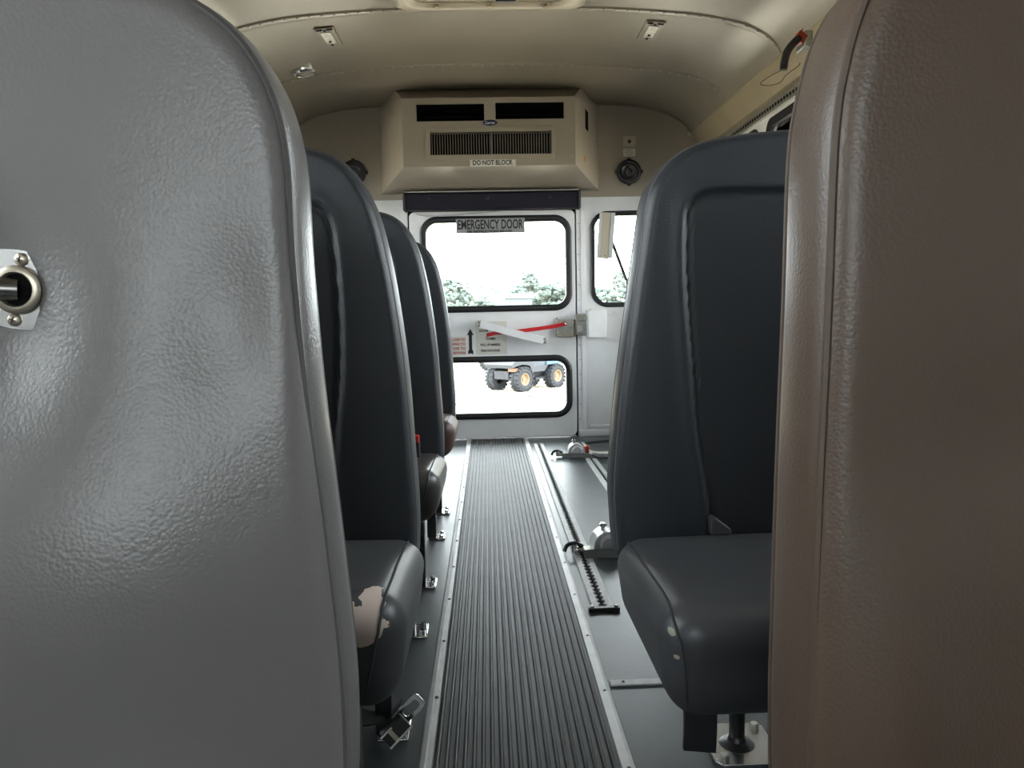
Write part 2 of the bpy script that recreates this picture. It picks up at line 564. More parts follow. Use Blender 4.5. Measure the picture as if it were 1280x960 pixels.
# emergency door
bm = B()
plate(bm, rrect(DOORX0, DOORX1, 0.006, DOORZ1, (0.03, 0.03, 0.035, 0.035)), [rrect(-0.330, 0.452, 0.720, 1.198, 0.075), rrect(-0.330, 0.446, 0.130, 0.440, 0.075)], YR - 0.004, YR + 0.045, XZ)
door = ob('door_1', bm, M_WHITE, bevel=0.003)
tag(door, 'white rear emergency door with two black edged windows', 'door', kind='structure')
gasket('upper_window_gasket', -0.350, 0.472, 0.700, 1.217, 0.095, 0.034, door, YR - 0.004)
gasket('lower_window_gasket', -0.350, 0.466, 0.110, 0.458, 0.090, 0.034, door, YR - 0.004)
boxo('upper_window_pane', M_GLASS, door, -0.335, 0.457, YR + 0.010, YR + 0.014, 0.715, 1.203)
boxo('lower_window_pane', M_GLASS, door, -0.335, 0.450, YR + 0.010, YR + 0.014, 0.125, 0.445)
# dark rubber seal behind door gap
bm = B()
plate(bm, [(DOORX0 - 0.03, 0.0), (DOORX0 - 0.03, DOORZ1 + 0.03), (DOORX1 + 0.03, DOORZ1 + 0.03), (DOORX1 + 0.03, 0.0), (DOORX1 - 0.03, 0.0), (DOORX1 - 0.03, DOORZ1 - 0.03), (DOORX0 + 0.03, DOORZ1 - 0.03), (DOORX0 + 0.03, 0.0)], [], YR + 0.046, YR + 0.056, XZ)
ob('door_seal', bm, M_VOID, door)

DY = YR - 0.004
# latch, handle and brace of the door
latch = boxo('latch_case', M_STEEL, door, 0.380, 0.476, DY - 0.022, DY, 0.556, 0.650, bevel=0.003)
bolts('bolt', M_BRASS, latch, [(x, DY - 0.022, 0.641) for x in (0.392, 0.428, 0.465)], (0, -1, 0), 0.004, 0.003)
bolts('bolt', M_BRASS, latch, [(x, DY - 0.022, 0.592) for x in (0.412, 0.446)], (0, -1, 0), 0.003, 0.002)
bolts('bolt', M_BRASS, latch, [(0.384, DY - 0.004, 0.657)], (0, -1, 0), 0.006, 0.004)
boxo('lower_flange', M_BRASS, latch, 0.386, 0.470, DY - 0.026, DY - 0.022, 0.558, 0.574)
bm = B()
hl = [(-0.003, 0.575), (0.06, 0.587), (0.15, 0.590), (0.28, 0.604), (0.36, 0.614), (0.432, 0.628)]
ribbon(bm, [(x, DY - 0.045 if x < 0.33 else DY - 0.036, z) for x, z in hl], (0.1, 0, 1), 0.021, 0.008)
h = ob('door_handle', bm, M_RED, door, bevel=0.002)
h['label'] = 'red lever handle'
bm = B(); lathe(bm, [(0.007, -0.03), (0.007, 0.003), (0, 0.004)], (0.430, DY - 0.040, 0.627), (0, -1, 0), 12)
ob('pivot', bm, M_CHROME, h)
bm = B()
dv = Vector((0.360, 0, -0.099)).normalized()
R = Matrix.Translation((-0.035, DY - 0.062, 0.636)) @ Matrix.Rotation(atan2(0.099, 0.345), 4, 'Y')
box(bm, 0, 0.355, -0.005, 0.003, -0.020, 0.020, R)
box(bm, 0, 0.355, 0.003, 0.018, 0.016, 0.020, R)
br = ob('brace_bar', bm, M_WHITE, door, bevel=0.0015)
boxo('brace_bracket', M_STEEL, door, -0.052, -0.026, DY - 0.060, DY, 0.618, 0.656, bevel=0.003)
boxo('brace_bracket', M_STEEL, door, 0.300, 0.326, DY - 0.058, DY, 0.522, 0.556, bevel=0.003)
bolts('bolt', M_BLACK, door, [(a_, DY - 0.067, b_) for a_, b_ in ((-0.040, 0.645), (-0.040, 0.628), (0.308, 0.548), (0.311, 0.532))], (0, -1, 0), 0.004, 0.003)

# keeper and white cover box on the frame
k = empty('latch_keeper', (0.51, YR - 0.012, 0.62), 'greenish steel latch keeper on the post right of the red handle', 'latch')
boxo('plate', M_STEEL, k, -0.024, 0.034, -0.012, -0.0005, -0.055, 0.058, bevel=0.002)
boxo('block', M_ALU, k, -0.014, 0.010, -0.030, -0.012, -0.038, -0.004, bevel=0.002)
boxo('hinge', M_STEEL, k, -0.012, 0.040, -0.028, -0.012, 0.024, 0.046, bevel=0.002)
bolts('bolt', M_BRASS, k, [(x, -0.012, z) for x, z in ((-0.012, 0.050), (0.022, 0.052), (-0.004, 0.012), (-0.016, -0.048))], (0, -1, 0), 0.004, 0.004)
c = empty('latch_cover', (0.59, YR, 0.63), 'white sheet metal cover box on the rear wall under the right window', 'cover')
boxo('case', M_WHITE, c, -0.044, 0.054, -0.105, -0.0005, -0.080, 0.066, bevel=0.003)
boxo('top_flange', M_WHITE, c, -0.044, 0.20, -0.004, 0, 0.040, 0.075, bevel=0.001)
bolts('screw', M_STEEL, c, [(-0.02, -0.004, 0.072), (0.11, -0.004, 0.055)], (0, -1, 0), 0.004, 0.004)

# signs on the door
s_ = empty('emergency_sign', (0.033, YR - 0.017, 1.162), 'grey EMERGENCY DOOR sign stuck at the top of the rear door window', 'sign')
boxo('backing', M_SIGNG, s_, -0.186, 0.186, -0.0015, 0.0005, -0.039, 0.039)
text('lettering', 'EMERGENCY DOOR', M_INK, s_, 0.062, (0, -0.0022, 0.008), width=0.352, sy=1.12, bold=0.0012)
text('small_lettering', 'SEE INSTRUCTIONS BELOW', M_INK, s_, 0.017, (-0.005, -0.0022, -0.0295), width=0.245, bold=0.0007)
s_ = empty('instruction_sign', (0.018, DY, 0.558), 'pale sticker with door opening instructions behind the red handle', 'sign')
boxo('backing', M_LABEL, s_, -0.080, 0.090, -0.0012, -0.0002, -0.090, 0.090)
for ln, z, w in (('DOOR', 0.040, 0.05), ('TO OPEN', -0.004, 0.052), ('PULL UP HANDLE', -0.037, 0.108), ('PUSH OUT DOOR', -0.069, 0.104)):
    text('lettering', ln, M_INK, s_, 0.018, (0.0 if ln != 'DOOR' else -0.035, -0.0018, z), width=w, bold=0.0006)
s_ = empty('red_lettered_sign', (-0.165, DY, 0.515), 'small sticker with red lettering left of the black arrow', 'sign')
boxo('backing', M_LABEL, s_, -0.058, 0.050, -0.0012, -0.0002, -0.050, 0.052)
for ln, z in (('ALLOW TO', 0.037), ('SWING TO', 0.013), ('DOOR TO', -0.011), ('POSITION', -0.035)):
    text('lettering', ln, M_REDINK, s_, 0.019, (0.0, -0.0018, z), width=0.088, bold=0.0004)
bm = B()
plate(bm, [(0, 0.070), (-0.018, 0.036), (-0.0085, 0.036), (-0.0085, -0.042), (-0.014, -0.052), (-0.014, -0.070), (0, -0.063), (0.014, -0.070), (0.014, -0.052), (0.0085, -0.042), (0.0085, 0.036), (0.018, 0.036)], [], -0.0014, -0.0002, XZ)
o = ob('arrow_sticker', bm, M_INK, loc=(-0.091, DY, 0.540))
tag(o, 'black upward arrow sticker beside the door instructions', 'arrow')

# padded header bar above the door
h = empty('header_pad', (0.04, YR - 0.006, 1.288), 'long black padded header bar with three buttons above the rear door', 'pad')
boxo('pad_body', M_NAVY, h, -0.462, 0.470, -0.085, 0.0, -0.046, 0.044, bevel=0.012)
boxo('top_strip', M_STEEL, h, -0.462, 0.470, -0.085, 0.0, 0.0455, 0.0495)
for x in (-0.325, -0.02, 0.31):
    bm = B(); lathe(bm, [(0.009, -0.002), (0.009, 0.002), (0.005, 0.004), (0, 0.004)], (x, -0.0855, 0.012), (0, -1, 0), 14)
    ob('button', bm, M_BLACK, h, smooth=True)
boxo('end_cap', M_RUBBER, h, 0.462, 0.474, -0.092, 0.0, -0.048, 0.048, bevel=0.004)
boxo('end_cap', M_RUBBER, h, -0.466, -0.454, -0.092, 0.0, -0.048, 0.048, bevel=0.004)
bm = B(); tube(bm, catmull([(-0.36, YR - 0.03, 1.228), (-0.3, YR - 0.035, 1.218), (-0.15, YR - 0.035, 1.222), (0.0, YR - 0.03, 1.232), (0.1, YR - 0.03, 1.238)], 6), 0.003, 6)
tag(ob('door_cable', bm, M_ALU, smooth=True), 'thin pale cable sagging under the black header bar', 'cable')

# ------------------------------------------------------------------ air conditioning unit
ac = empty('air_conditioner', (0.035, YR, 1.345), 'cream wall air conditioner with two black outlets above the rear door', 'air conditioner')
YA = 3.85
def acp(x, y, z): return Vector((x - 0.035, y - YR, z - 1.345))
bm = B()
F = [(-0.387, YA, 1.412), (0.456, YA, 1.412), (0.456, YA, 1.738), (-0.387, YA, 1.738)]
K = [(-0.545, YR - 0.006, 1.340), (0.622, YR - 0.006, 1.340), (0.622, YR - 0.006, 1.785), (-0.545, YR - 0.006, 1.785)]
fv = [bm.verts.new(acp(*p)) for p in F]; kv = [bm.verts.new(acp(*p)) for p in K]
# front face as plate with openings
def band(x0, x1, z0, z1): return [(x0, z0), (x1, z0), (x1, z1), (x0, z1)]
V1 = (-0.317, 0.013, 1.628, 1.709); V2 = (0.067, 0.402, 1.634, 1.713); GR = (-0.256, 0.340, 1.465, 1.577)
for i in range(4):
    j = (i + 1) % 4
    bm.faces.new((fv[i], fv[j], kv[j], kv[i]))
t2 = B()
plate(t2, band(-0.387, 0.456, 1.412, 1.738), [band(*V1), band(*V2), band(*GR)], YA - 0.002, YA + 0.004, lambda a, b, d: acp(a, d, b))
mt = bpy.data.meshes.new('tmp'); t2.to_mesh(mt); t2.free(); bm.from_mesh(mt); bpy.data.meshes.remove(mt)
ob('casing', bm, M_UPPER, ac)
bm = B()
P3 = [(-0.385, YA + 0.001, 1.7385), (0.454, YA + 0.001, 1.7385), (0.50, YA + 0.12, 1.812), (-0.43, YA + 0.12, 1.812), (0.615, YR - 0.01, 1.786), (-0.54, YR - 0.01, 1.786), (0.50, YR - 0.01, 1.81), (-0.43, YR - 0.01, 1.81)]
v = [bm.verts.new(acp(*p)) for p in P3]
bm.faces.new((v[0], v[1], v[2], v[3])); bm.faces.new((v[1], v[4], v[2])); bm.faces.new((v[0], v[3], v[5])); bm.faces.new((v[2], v[4], v[6])); bm.faces.new((v[3], v[7], v[5]))
ob('top_filler', bm, M_CEIL, ac)  # added filler so the gap above the casing does not go dark
for V in (V1, V2):
    bm = B()
    x0, x1, z0, z1 = V
    a = [acp(x0 + .001, YA + 0.003, z0 + .001), acp(x1 - .001, YA + 0.003, z0 + .001), acp(x1 - .001, YA + 0.003, z1 - .001), acp(x0 + .001, YA + 0.003, z1 - .001)]
    b = [p + Vector((0, 0.12, 0)) for p in a]
    a = [bm.verts.new(p) for p in a]; b = [bm.verts.new(p) for p in b]
    for i in range(4):
        j = (i + 1) % 4
        bm.faces.new((a[i], a[j], b[j], b[i]))
    bm.faces.new(b)
    box(bm, a[0].co.x, a[1].co.x, 0.02 + YA - YR, 0.03 + YA - YR, a[0].co.z + 0.025, a[0].co.z + 0.028)
    box(bm, a[0].co.x, a[1].co.x, 0.02 + YA - YR, 0.03 + YA - YR, a[0].co.z + 0.052, a[0].co.z + 0.055)
    ob('air_outlet', bm, M_VOID, ac)
bm = B()
plate(bm, band(-0.278, 0.358, 1.442, 1.597), [band(-0.254, 0.338, 1.467, 1.575)], YA - 0.009, YA - 0.002, lambda a, b, d: acp(a, d, b))
gr = ob('intake_grille', bm, M_UPPER, ac, bevel=0.0015)
bm = B()
x0, x1, z0, z1 = -0.252, 0.336, 1.468, 1.574
a = [bm.verts.new(acp(x, YA + 0.05, z)) for x, z in ((x0 - .003, z0 - .003), (x1 + .003, z0 - .003), (x1 + .003, z1 + .003), (x0 - .003, z1 + .003))]
bm.faces.new(a)
ob('filter', bm, M_VOID, gr)
n = 46
bm = B()
for i in range(n):
    x = x0 + (x1 - x0) * (i + 0.5) / n
    mt_ = Matrix.Translation(acp(x, YA + 0.002, 0)) @ Matrix.Rotation(radians(12), 4, 'Z')
    box(bm, -0.0008, 0.0008, -0.005, 0.005, z0 - 1.345 + 1.345 - 0.0, z1, mt_)
mt_ = Matrix.Translation(acp(0.043, YA - 0.006, 0)); box(bm, -0.002, 0.002, -0.003, 0.003, z0, z1, mt_)
o = ob('slats', bm, mat('slat_metal', (0.30, 0.28, 0.25), 0.45, 0.2), gr)
bolts('screw', M_STEEL, gr, [acp(p[0], YA - 0.009, p[1]) for p in ((-0.267, 1.585), (-0.267, 1.455), (0.346, 1.585), (0.346, 1.455), (0.043, 1.588), (0.043, 1.450))], (0, -1, 0), 0.0035, 0.002, 8)
bolts('screw', M_STEEL, ac, [acp(p[0], YA - 0.002, p[1]) for p in ((-0.37, 1.725), (0.04, 1.730), (0.44, 1.725), (-0.37, 1.585), (0.44, 1.585), (-0.37, 1.435), (0.44, 1.455))], (0, -1, 0), 0.0035, 0.002, 8)
# side slot and rust spot on right slanted side
def on_side(t, z):     # t 0 front..1 rear along right side of casing
    return acp(0.456 + (0.622 - 0.456) * t, YA + (YR - 0.006 - YA) * t, z)
nd = (on_side(1, 0) - on_side(0, 0)).cross(Vector((0, 0, 1))).normalized()
if nd.y > 0: nd = -nd
bm = B()
q = [on_side(t, z) + nd * 0.002 for t, z in ((0.42, 1.62), (0.54, 1.615), (0.54, 1.71), (0.42, 1.715))]
q2 = [p - nd * 0.004 for p in q]
A = [bm.verts.new(p) for p in q]; C = [bm.verts.new(p) for p in q2]
bm.faces.new(A)
for i in range(4): bm.faces.new((A[i], A[(i + 1) % 4], C[(i + 1) % 4], C[i]))
ob('side_slot', bm, M_VOID, ac)
bm = B(); lathe(bm, [(0.0, 0.0022), (0.012, 0.0022), (0.013, 0.0)], on_side(0.38, 1.465), nd, 16)
ob('rust_spot', bm, M_RUST, ac)
bolts('screw', M_STEEL, ac, [on_side(0.93, z) for z in (1.39, 1.50, 1.74)], nd, 0.003, 0.002, 8)
# badge with script lettering
bm = B()
lathe(bm, [(0, 0.004), (0.030, 0.004), (0.033, 0.0025), (0.034, -0.001)], (0, 0, 0), (0, -1, 0), 36)
bd = ob('badge', bm, M_BLUE, ac, smooth=True, loc=acp(0.040, YA - 0.002, 1.618))
bd.scale = (1.05, 1, 0.42)
bd['label'] = 'dark blue oval badge'
t_ = text('badge_lettering', 'Carrier', M_LITE, bd, 0.03, (0, -0.0045, -0.001), width=0.047, sy=1.5, bold=0.0003)
# DO NOT BLOCK sticker, separate thing on casing
s_ = empty('do_not_block_sticker', (0.049, YA - 0.002, 1.428), 'cream DO NOT BLOCK sticker below the intake grille', 'sticker')
boxo('backing', M_LABEL, s_, -0.112, 0.112, -0.0012, 0.0, -0.0175, 0.0175)
text('lettering', 'DO NOT BLOCK', M_INK, s_, 0.026, (0, -0.0018, 0), width=0.196, sy=1.25, bold=0.0005)

# rear wall speakers and plates
def speaker(x, z, lab):
    e = empty('wall_speaker', (x, YR - 0.005, z), lab, 'speaker', 'round speakers on the rear wall')
    bm = B(); lathe(bm, [(0.066, 0), (0.066, 0.010), (0.060, 0.014), (0.050, 0.014), (0.048, 0.006)], (0, 0, 0), (0, -1, 0), 36)
    for k in range(4):
        a = k * pi / 2
        box(bm, -0.009, 0.009, -0.010, 0, 0.062, 0.074, Matrix.Rotation(a, 4, 'Y'))
    ob('surround', bm, M_RUBBER, e, smooth=True)
    bm = B(); lathe(bm, [(0.049, 0.006), (0.040, 0.010), (0.022, 0.001), (0.020, 0.001)], (0, 0, 0), (0, -1, 0), 36)
    ob('cone', bm, mat('speaker_cone', (0.035, 0.036, 0.040), 0.3), e, smooth=True)
    bm = B(); lathe(bm, [(0.020, 0.001), (0.020, 0.009), (0.013, 0.010), (0.012, 0.004), (0, 0.004)], (0, 0, 0), (0, -1, 0), 24)
    ob('dust_cap', bm, mat('speaker_cap', (0.07, 0.07, 0.075), 0.25), e, smooth=True)
    return e
speaker(0.787, 1.437, 'round black speaker on the wall right of the air conditioner')
speaker(-0.690, 1.455, 'round black speaker half hidden behind the first left seat')
s_ = empty('small_wall_plate', (0.790, YR - 0.005, 1.597), 'small square metal plate above the right wall speaker', 'plate')
boxo('plate', M_CREAMP, s_, -0.034, 0.034, -0.003, 0, -0.026, 0.028, bevel=0.001)
bm = B(); lathe(bm, [(0.010, 0.003), (0.010, 0.006), (0.005, 0.006), (0.004, 0.004), (0, 0.004)], (0, 0, 0), (0, -1, 0), 16)
ob('switch', bm, M_BLACK, s_)
bolts('screw', M_STEEL, s_, [(x, -0.003, z) for x in (-0.026, 0.026) for z in (-0.019, 0.021)], (0, -1, 0), 0.0035, 0.002, 8)
s_ = empty('notice_sticker', (0.790, YR - 0.005, 1.540), 'tiny three-line notice sticker between speaker and square plate', 'sticker')
boxo('backing', M_LABEL, s_, -0.032, 0.032, -0.001, 0, -0.020, 0.020)
for i, ln in enumerate(('EMERGENCY', 'BUZZER SWITCH', 'ABOVE')):
    text('lettering', ln, M_INK, s_, 0.010, (0, -0.0014, 0.012 - i * 0.012), width=(0.046, 0.050, 0.034)[i])
# rear window bracket and strut
s_ = empty('window_bracket', (0.655, YR - 0.012, 1.10), 'silver slotted bracket plate hanging over the right rear window', 'bracket')
R = Matrix.Rotation(radians(4.5), 4, 'Y')
boxo('face_plate', M_CREAMP, s_, -0.026, 0.022, -0.012, -0.006, -0.125, 0.122, bevel=0.001, mtx=R)
boxo('side_channel', M_ALU, s_, -0.040, -0.026, -0.016, 0.0, -0.125, 0.122, bevel=0.001, mtx=R)
boxo('side_channel', M_ALU, s_, 0.022, 0.044, -0.016, 0.0, -0.122, 0.122, bevel=0.001, mtx=R)
bm = B(); bolt(bm, R @ Vector((0.002, -0.012, -0.112)), (0, -1, 0), 0.006, 0.003, 10); ob('screw', bm, M_CHROME, s_)
bm = B(); ribbon(bm, [(0.690, YR + 0.075, 1.115), (0.790, YR + 0.075, 0.845)], (1, 0, 0.35), 0.016, 0.01)
box(bm, 0.672, 0.700, YR + 0.051, YR + 0.085, 1.10, 1.135); box(bm, 0.778, 0.80, YR + 0.051, YR + 0.085, 0.83, 0.86)
tag(ob('window_strut', bm, M_BLACK), 'thin dark diagonal strut outside the right rear window', 'strut')

# ------------------------------------------------------------------ floor
bm = B(); box(bm, XL - 0.05, XR + 0.05, YF - 0.05, YR + 0.06, -0.05, 0.0)
tag(ob('floor', bm, M_FLOOR), 'charcoal rubber bus floor', 'floor', kind='structure')
# exterior bumper step seen under door is hidden; ribbed aisle mat:
MX0, MX1 = -0.099, 0.188
bm = B()
nr = 20
pts = [(MX0, 0.0005)]
p = (MX1 - MX0) / nr
for i in range(nr):
    a = MX0 + i * p
    pts += [(a + p * 0.16, 0.0012), (a + p * 0.26, 0.0066), (a + p * 0.40, 0.0074), (a + p * 0.56, 0.0066), (a + p * 0.68, 0.0012)]
pts += [(MX1, 0.0025), (MX1, 0.0005)]
A = [bm.verts.new((x, -1.4, z)) for x, z in pts]; C = [bm.verts.new((x, YR - 0.012, z)) for x, z in pts]
for i in range(len(pts)):
    j = (i + 1) % len(pts)
    bm.faces.new((A[i], A[j], C[j], C[i]))
bm.faces.new(A[::-1]); bm.faces.new(C)
tag(ob('aisle_mat', bm, M_RIB), 'long black ribbed rubber mat down the middle aisle', 'mat')
for x0, x1, lab, xs in ((-0.123, -0.099, 'aluminium strip along the left edge of the ribbed mat', -0.111), (0.188, 0.212, 'aluminium strip along the right edge of the ribbed mat', 0.200)):
    t = empty('mat_edging', ((x0 + x1) / 2, 1.4, 0.0), lab, 'edging strip', 'aluminium mat edgings')
    bm = B()
    w = (x1 - x0) / 2
    pr = [(-w, 0.0003), (-w * 0.7, 0.0065), (-w * 0.1, 0.008), (w * 0.1, 0.0045), (w * 0.8, 0.0045), (w, 0.0003)] if x0 < 0 else [(-w, 0.0003), (-w * 0.8, 0.005), (w * 0.3, 0.0075), (w * 0.8, 0.0055), (w, 0.0003)]
    A = [bm.verts.new((x, -2.8, z)) for x, z in pr]; C = [bm.verts.new((x, YR - 1.412, z)) for x, z in pr]
    for i in range(len(pr)):
        j = (i + 1) % len(pr)
        bm.faces.new((A[i], A[j], C[j], C[i]))
    bm.faces.new(A[::-1]); bm.faces.new(C)
    ob('strip', bm, M_ALU, t)
    for k in range(13):
        bm = B(); bolt(bm, (0.004 if x0 < 0 else 0, -0.3 + 0.24 * k, 0.0045 if x0 < 0 else 0.0055), (0, 0, 1), 0.0035, 0.0022, 8)
        ob('screw', bm, M_BLACK, t)
# cross strip
t = empty('cross_strip', (0.64, 1.375, 0), 'short white floor strip running right from the aisle edging', 'floor strip')
boxo('strip', M_TRACKM, t, -0.425, 0.55, -0.011, 0.011, 0.0003, 0.004, bevel=0.001)
bm = B(); bolt(bm, (-0.40, 0, 0.004), (0, 0, 1), 0.003, 0.002, 8); ob('screw', bm, M_BLACK, t)
boxo('cross_edge', M_TRACKM, tag(empty('rear_sill_strip', (0.04, YR - 0.03, 0), 'thin pale strip on the floor in front of the rear door', 'floor strip')), -0.40, 0.44, -0.004, 0.018, 0.0072, 0.010)

# wheelchair tie-down tracks with scalloped slot
def track(x, y0, y1, lab, w=0.052):
    t = empty('floor_track', (x, y0, 0), lab, 'floor track', 'scalloped tie-down tracks in the floor')
    L = y1 - y0
    bm = B(); box(bm, -w / 2 + 0.004, w / 2 - 0.004, 0, L, 0.0004, 0.0022)
    ob('channel', bm, M_VOID, t)
    pitch = 0.0254
    for s in (-1, 1):
        inner = []
        y = 0.0
        while y < L - 1e-6:
            for k in range(6):
                a = k / 6
                yy = min(y + a * pitch, L)
                inner.append((s * (0.0030 + 0.0075 * max(0, sin(pi * a)) ** 0.8), yy))
            y += pitch
        inner.append((s * 0.003, L))
        bm = B()
        top = [bm.verts.new((px, py, 0.0062)) for px, py in inner]
        bot = [bm.verts.new((px, py, 0.002)) for px, py in inner]
        et = [bm.verts.new((s * w / 2 * 0.93, py, 0.0062)) for px, py in inner]
        eb = [bm.verts.new((s * w / 2, py, 0.0004)) for px, py in inner]
        for i in range(len(inner) - 1):
            bm.faces.new((top[i], top[i + 1], et[i + 1], et[i]))
            bm.faces.new((top[i], bot[i], bot[i + 1], top[i + 1]))
            bm.faces.new((et[i], et[i + 1], eb[i + 1], eb[i]))
        for i in (0, -1):
            bm.faces.new((top[i], et[i], eb[i], bot[i]))
        ob('rail', bm, M_TRACKM, t)
    bm = B()
    box(bm, -w / 2 - 0.010, w / 2 + 0.012, -0.014, 0.002, 0.0005, 0.009)
    cl = ob('end_clamp', bm, M_BLACK, t, bevel=0.002)
    bolts('bolt', M_STEEL, cl, [(xx, -0.006, 0.009) for xx in (-w / 2 - 0.001, w / 2 + 0.003)], (0, 0, 1), 0.005, 0.004)
    return t
track(0.257, 1.735, 3.99, 'scalloped aluminium floor track nearest the aisle mat')
track(0.475, 1.95, 3.99, 'scalloped aluminium floor track farther right, beside the seat')
track(0.94, 1.95, 3.99, 'scalloped aluminium floor track along the right wall')

# tie-down retractors
def retractor(loc, rz, lab, sc=1.0, red=False):
    e = empty('tie_down_retractor', loc, lab, 'retractor', 'wheelchair tie-down retractors on the floor', rz)
    e.scale = (sc, sc, sc)
    # housing: half-drum, axis along local Y
    bm = B()
    prof_ = [(-0.030, 0.010), (-0.031, 0.022), (-0.026, 0.044), (-0.013, 0.058), (0.004, 0.063), (0.022, 0.060), (0.038, 0.048), (0.046, 0.028), (0.047, 0.010)]
    P2 = catmull([(a, 0, b) for a, b in prof_], 4)
    A = [bm.verts.new((q.x, -0.026, q.z)) for q in P2]; C = [bm.verts.new((q.x, 0.034, q.z)) for q in P2]
    for i in range(len(P2)):
        j = (i + 1) % len(P2)
        bm.faces.new((A[i], A[j], C[j], C[i]))
    bm.faces.new(A[::-1]); bm.faces.new(C)
    ob('housing', bm, M_SILVERP, e, bevel=0.004)
    bm = B(); lathe(bm, [(0.026, 0), (0.026, 0.006), (0.021, 0.010), (0, 0.010)], (0.010, -0.026, 0.030), (0, -1, 0), 28)
    ob('spring_cover', bm, M_SILVERP, e, smooth=True)
    boxo('base_plate', M_STEEL, e, -0.055, 0.062, -0.030, 0.038, 0.0068, 0.0115, bevel=0.002)
    bm = B(); lathe(bm, [(0.005, 0), (0.005, 0.010), (0.009, 0.011), (0.009, 0.017), (0.006, 0.020), (0, 0.020)], (-0.002, 0.0, 0.061), (0, 0, 1), 16)
    ob('tension_knob', bm, M_CHROME, e, smooth=True)
    bm = B()
    box(bm, -0.078, -0.052, -0.012, 0.012, 0.0068, 0.020); box(bm, -0.084, -0.070, -0.006, 0.006, 0.0068, 0.030)
    ob('track_fitting', bm, M_CHROME if not red else M_STEEL, e, bevel=0.003)
    bm = B(); tube(bm, catmull([(-0.055, 0.004, 0.020), (-0.075, 0.0, 0.030), (-0.095, -0.004, 0.028), (-0.105, -0.012, 0.014)], 5), 0.0055, 8)
    ob('release_lever', bm, M_BLACK, e, smooth=True)
    bm = B(); ribbon(bm, catmull([(-0.060, -0.044, 0.014), (-0.02, -0.050, 0.017), (0.04, -0.055, 0.015), (0.085, -0.070, 0.012), (0.12, -0.088, 0.009)], 5), (0, 0.6, 1), 0.022, 0.002)
    ob('strap', bm, M_GREYWEB, e)
    bm = B(); tube(bm, catmull([(0.075, -0.062, 0.020), (0.095, -0.085, 0.018), (0.115, -0.105, 0.014), (0.14, -0.11, 0.012)], 5), 0.006, 8)
    ob('hook', bm, M_BLACK, e, smooth=True)
    if red:
        bm = B(); box(bm, 0.048, 0.066, -0.02, 0.026, 0.018, 0.052)
        r_ = ob('release_button', bm, M_REDDULL, e, bevel=0.004); r_['label'] = 'faded red button'
        bm = B(); ribbon(bm, catmull([(0.06, 0.0, 0.03), (0.10, 0.01, 0.016), (0.16, 0.02, 0.012), (0.24, 0.04, 0.010)], 5), (0, 1, 0.2), 0.024, 0.002)
        ob('strap', bm, M_LABEL, e)
    return e
retractor((0.322, 2.15, 0), 0.06, 'silver tie-down retractor on the near track beside the right seat', 1.12)
retractor((0.405, 3.62, 0), 0.0, 'silver tie-down retractor with red button near the rear door', 1.05, True)

# loose straps near rear right
bm = B()
ribbon(bm, catmull([(0.50, 3.96, 0.006), (0.60, 3.98, 0.010), (0.70, 4.02, 0.006), (0.82, 4.00, 0.010)], 6), (0, 1, 0.1), 0.03, 0.004)
tag(ob('loose_strap', bm, M_WEB), 'black loose strap lying on the floor by the rear wall', 'strap')
bm = B()
ribbon(bm, catmull([(0.59, 3.72, 0.008), (0.63, 3.70, 0.016), (0.68, 3.62, 0.008), (0.85, 3.60, 0.012)], 6), (0, 1, 0.1), 0.03, 0.003)
tag(ob('loose_strap', bm, M_LABEL), 'pale loose strap lying right of the rear retractor', 'strap')

# ------------------------------------------------------------------ upholstery
def resample(pts, n_lo, z_dense, step_hi=0.006):
    return pts

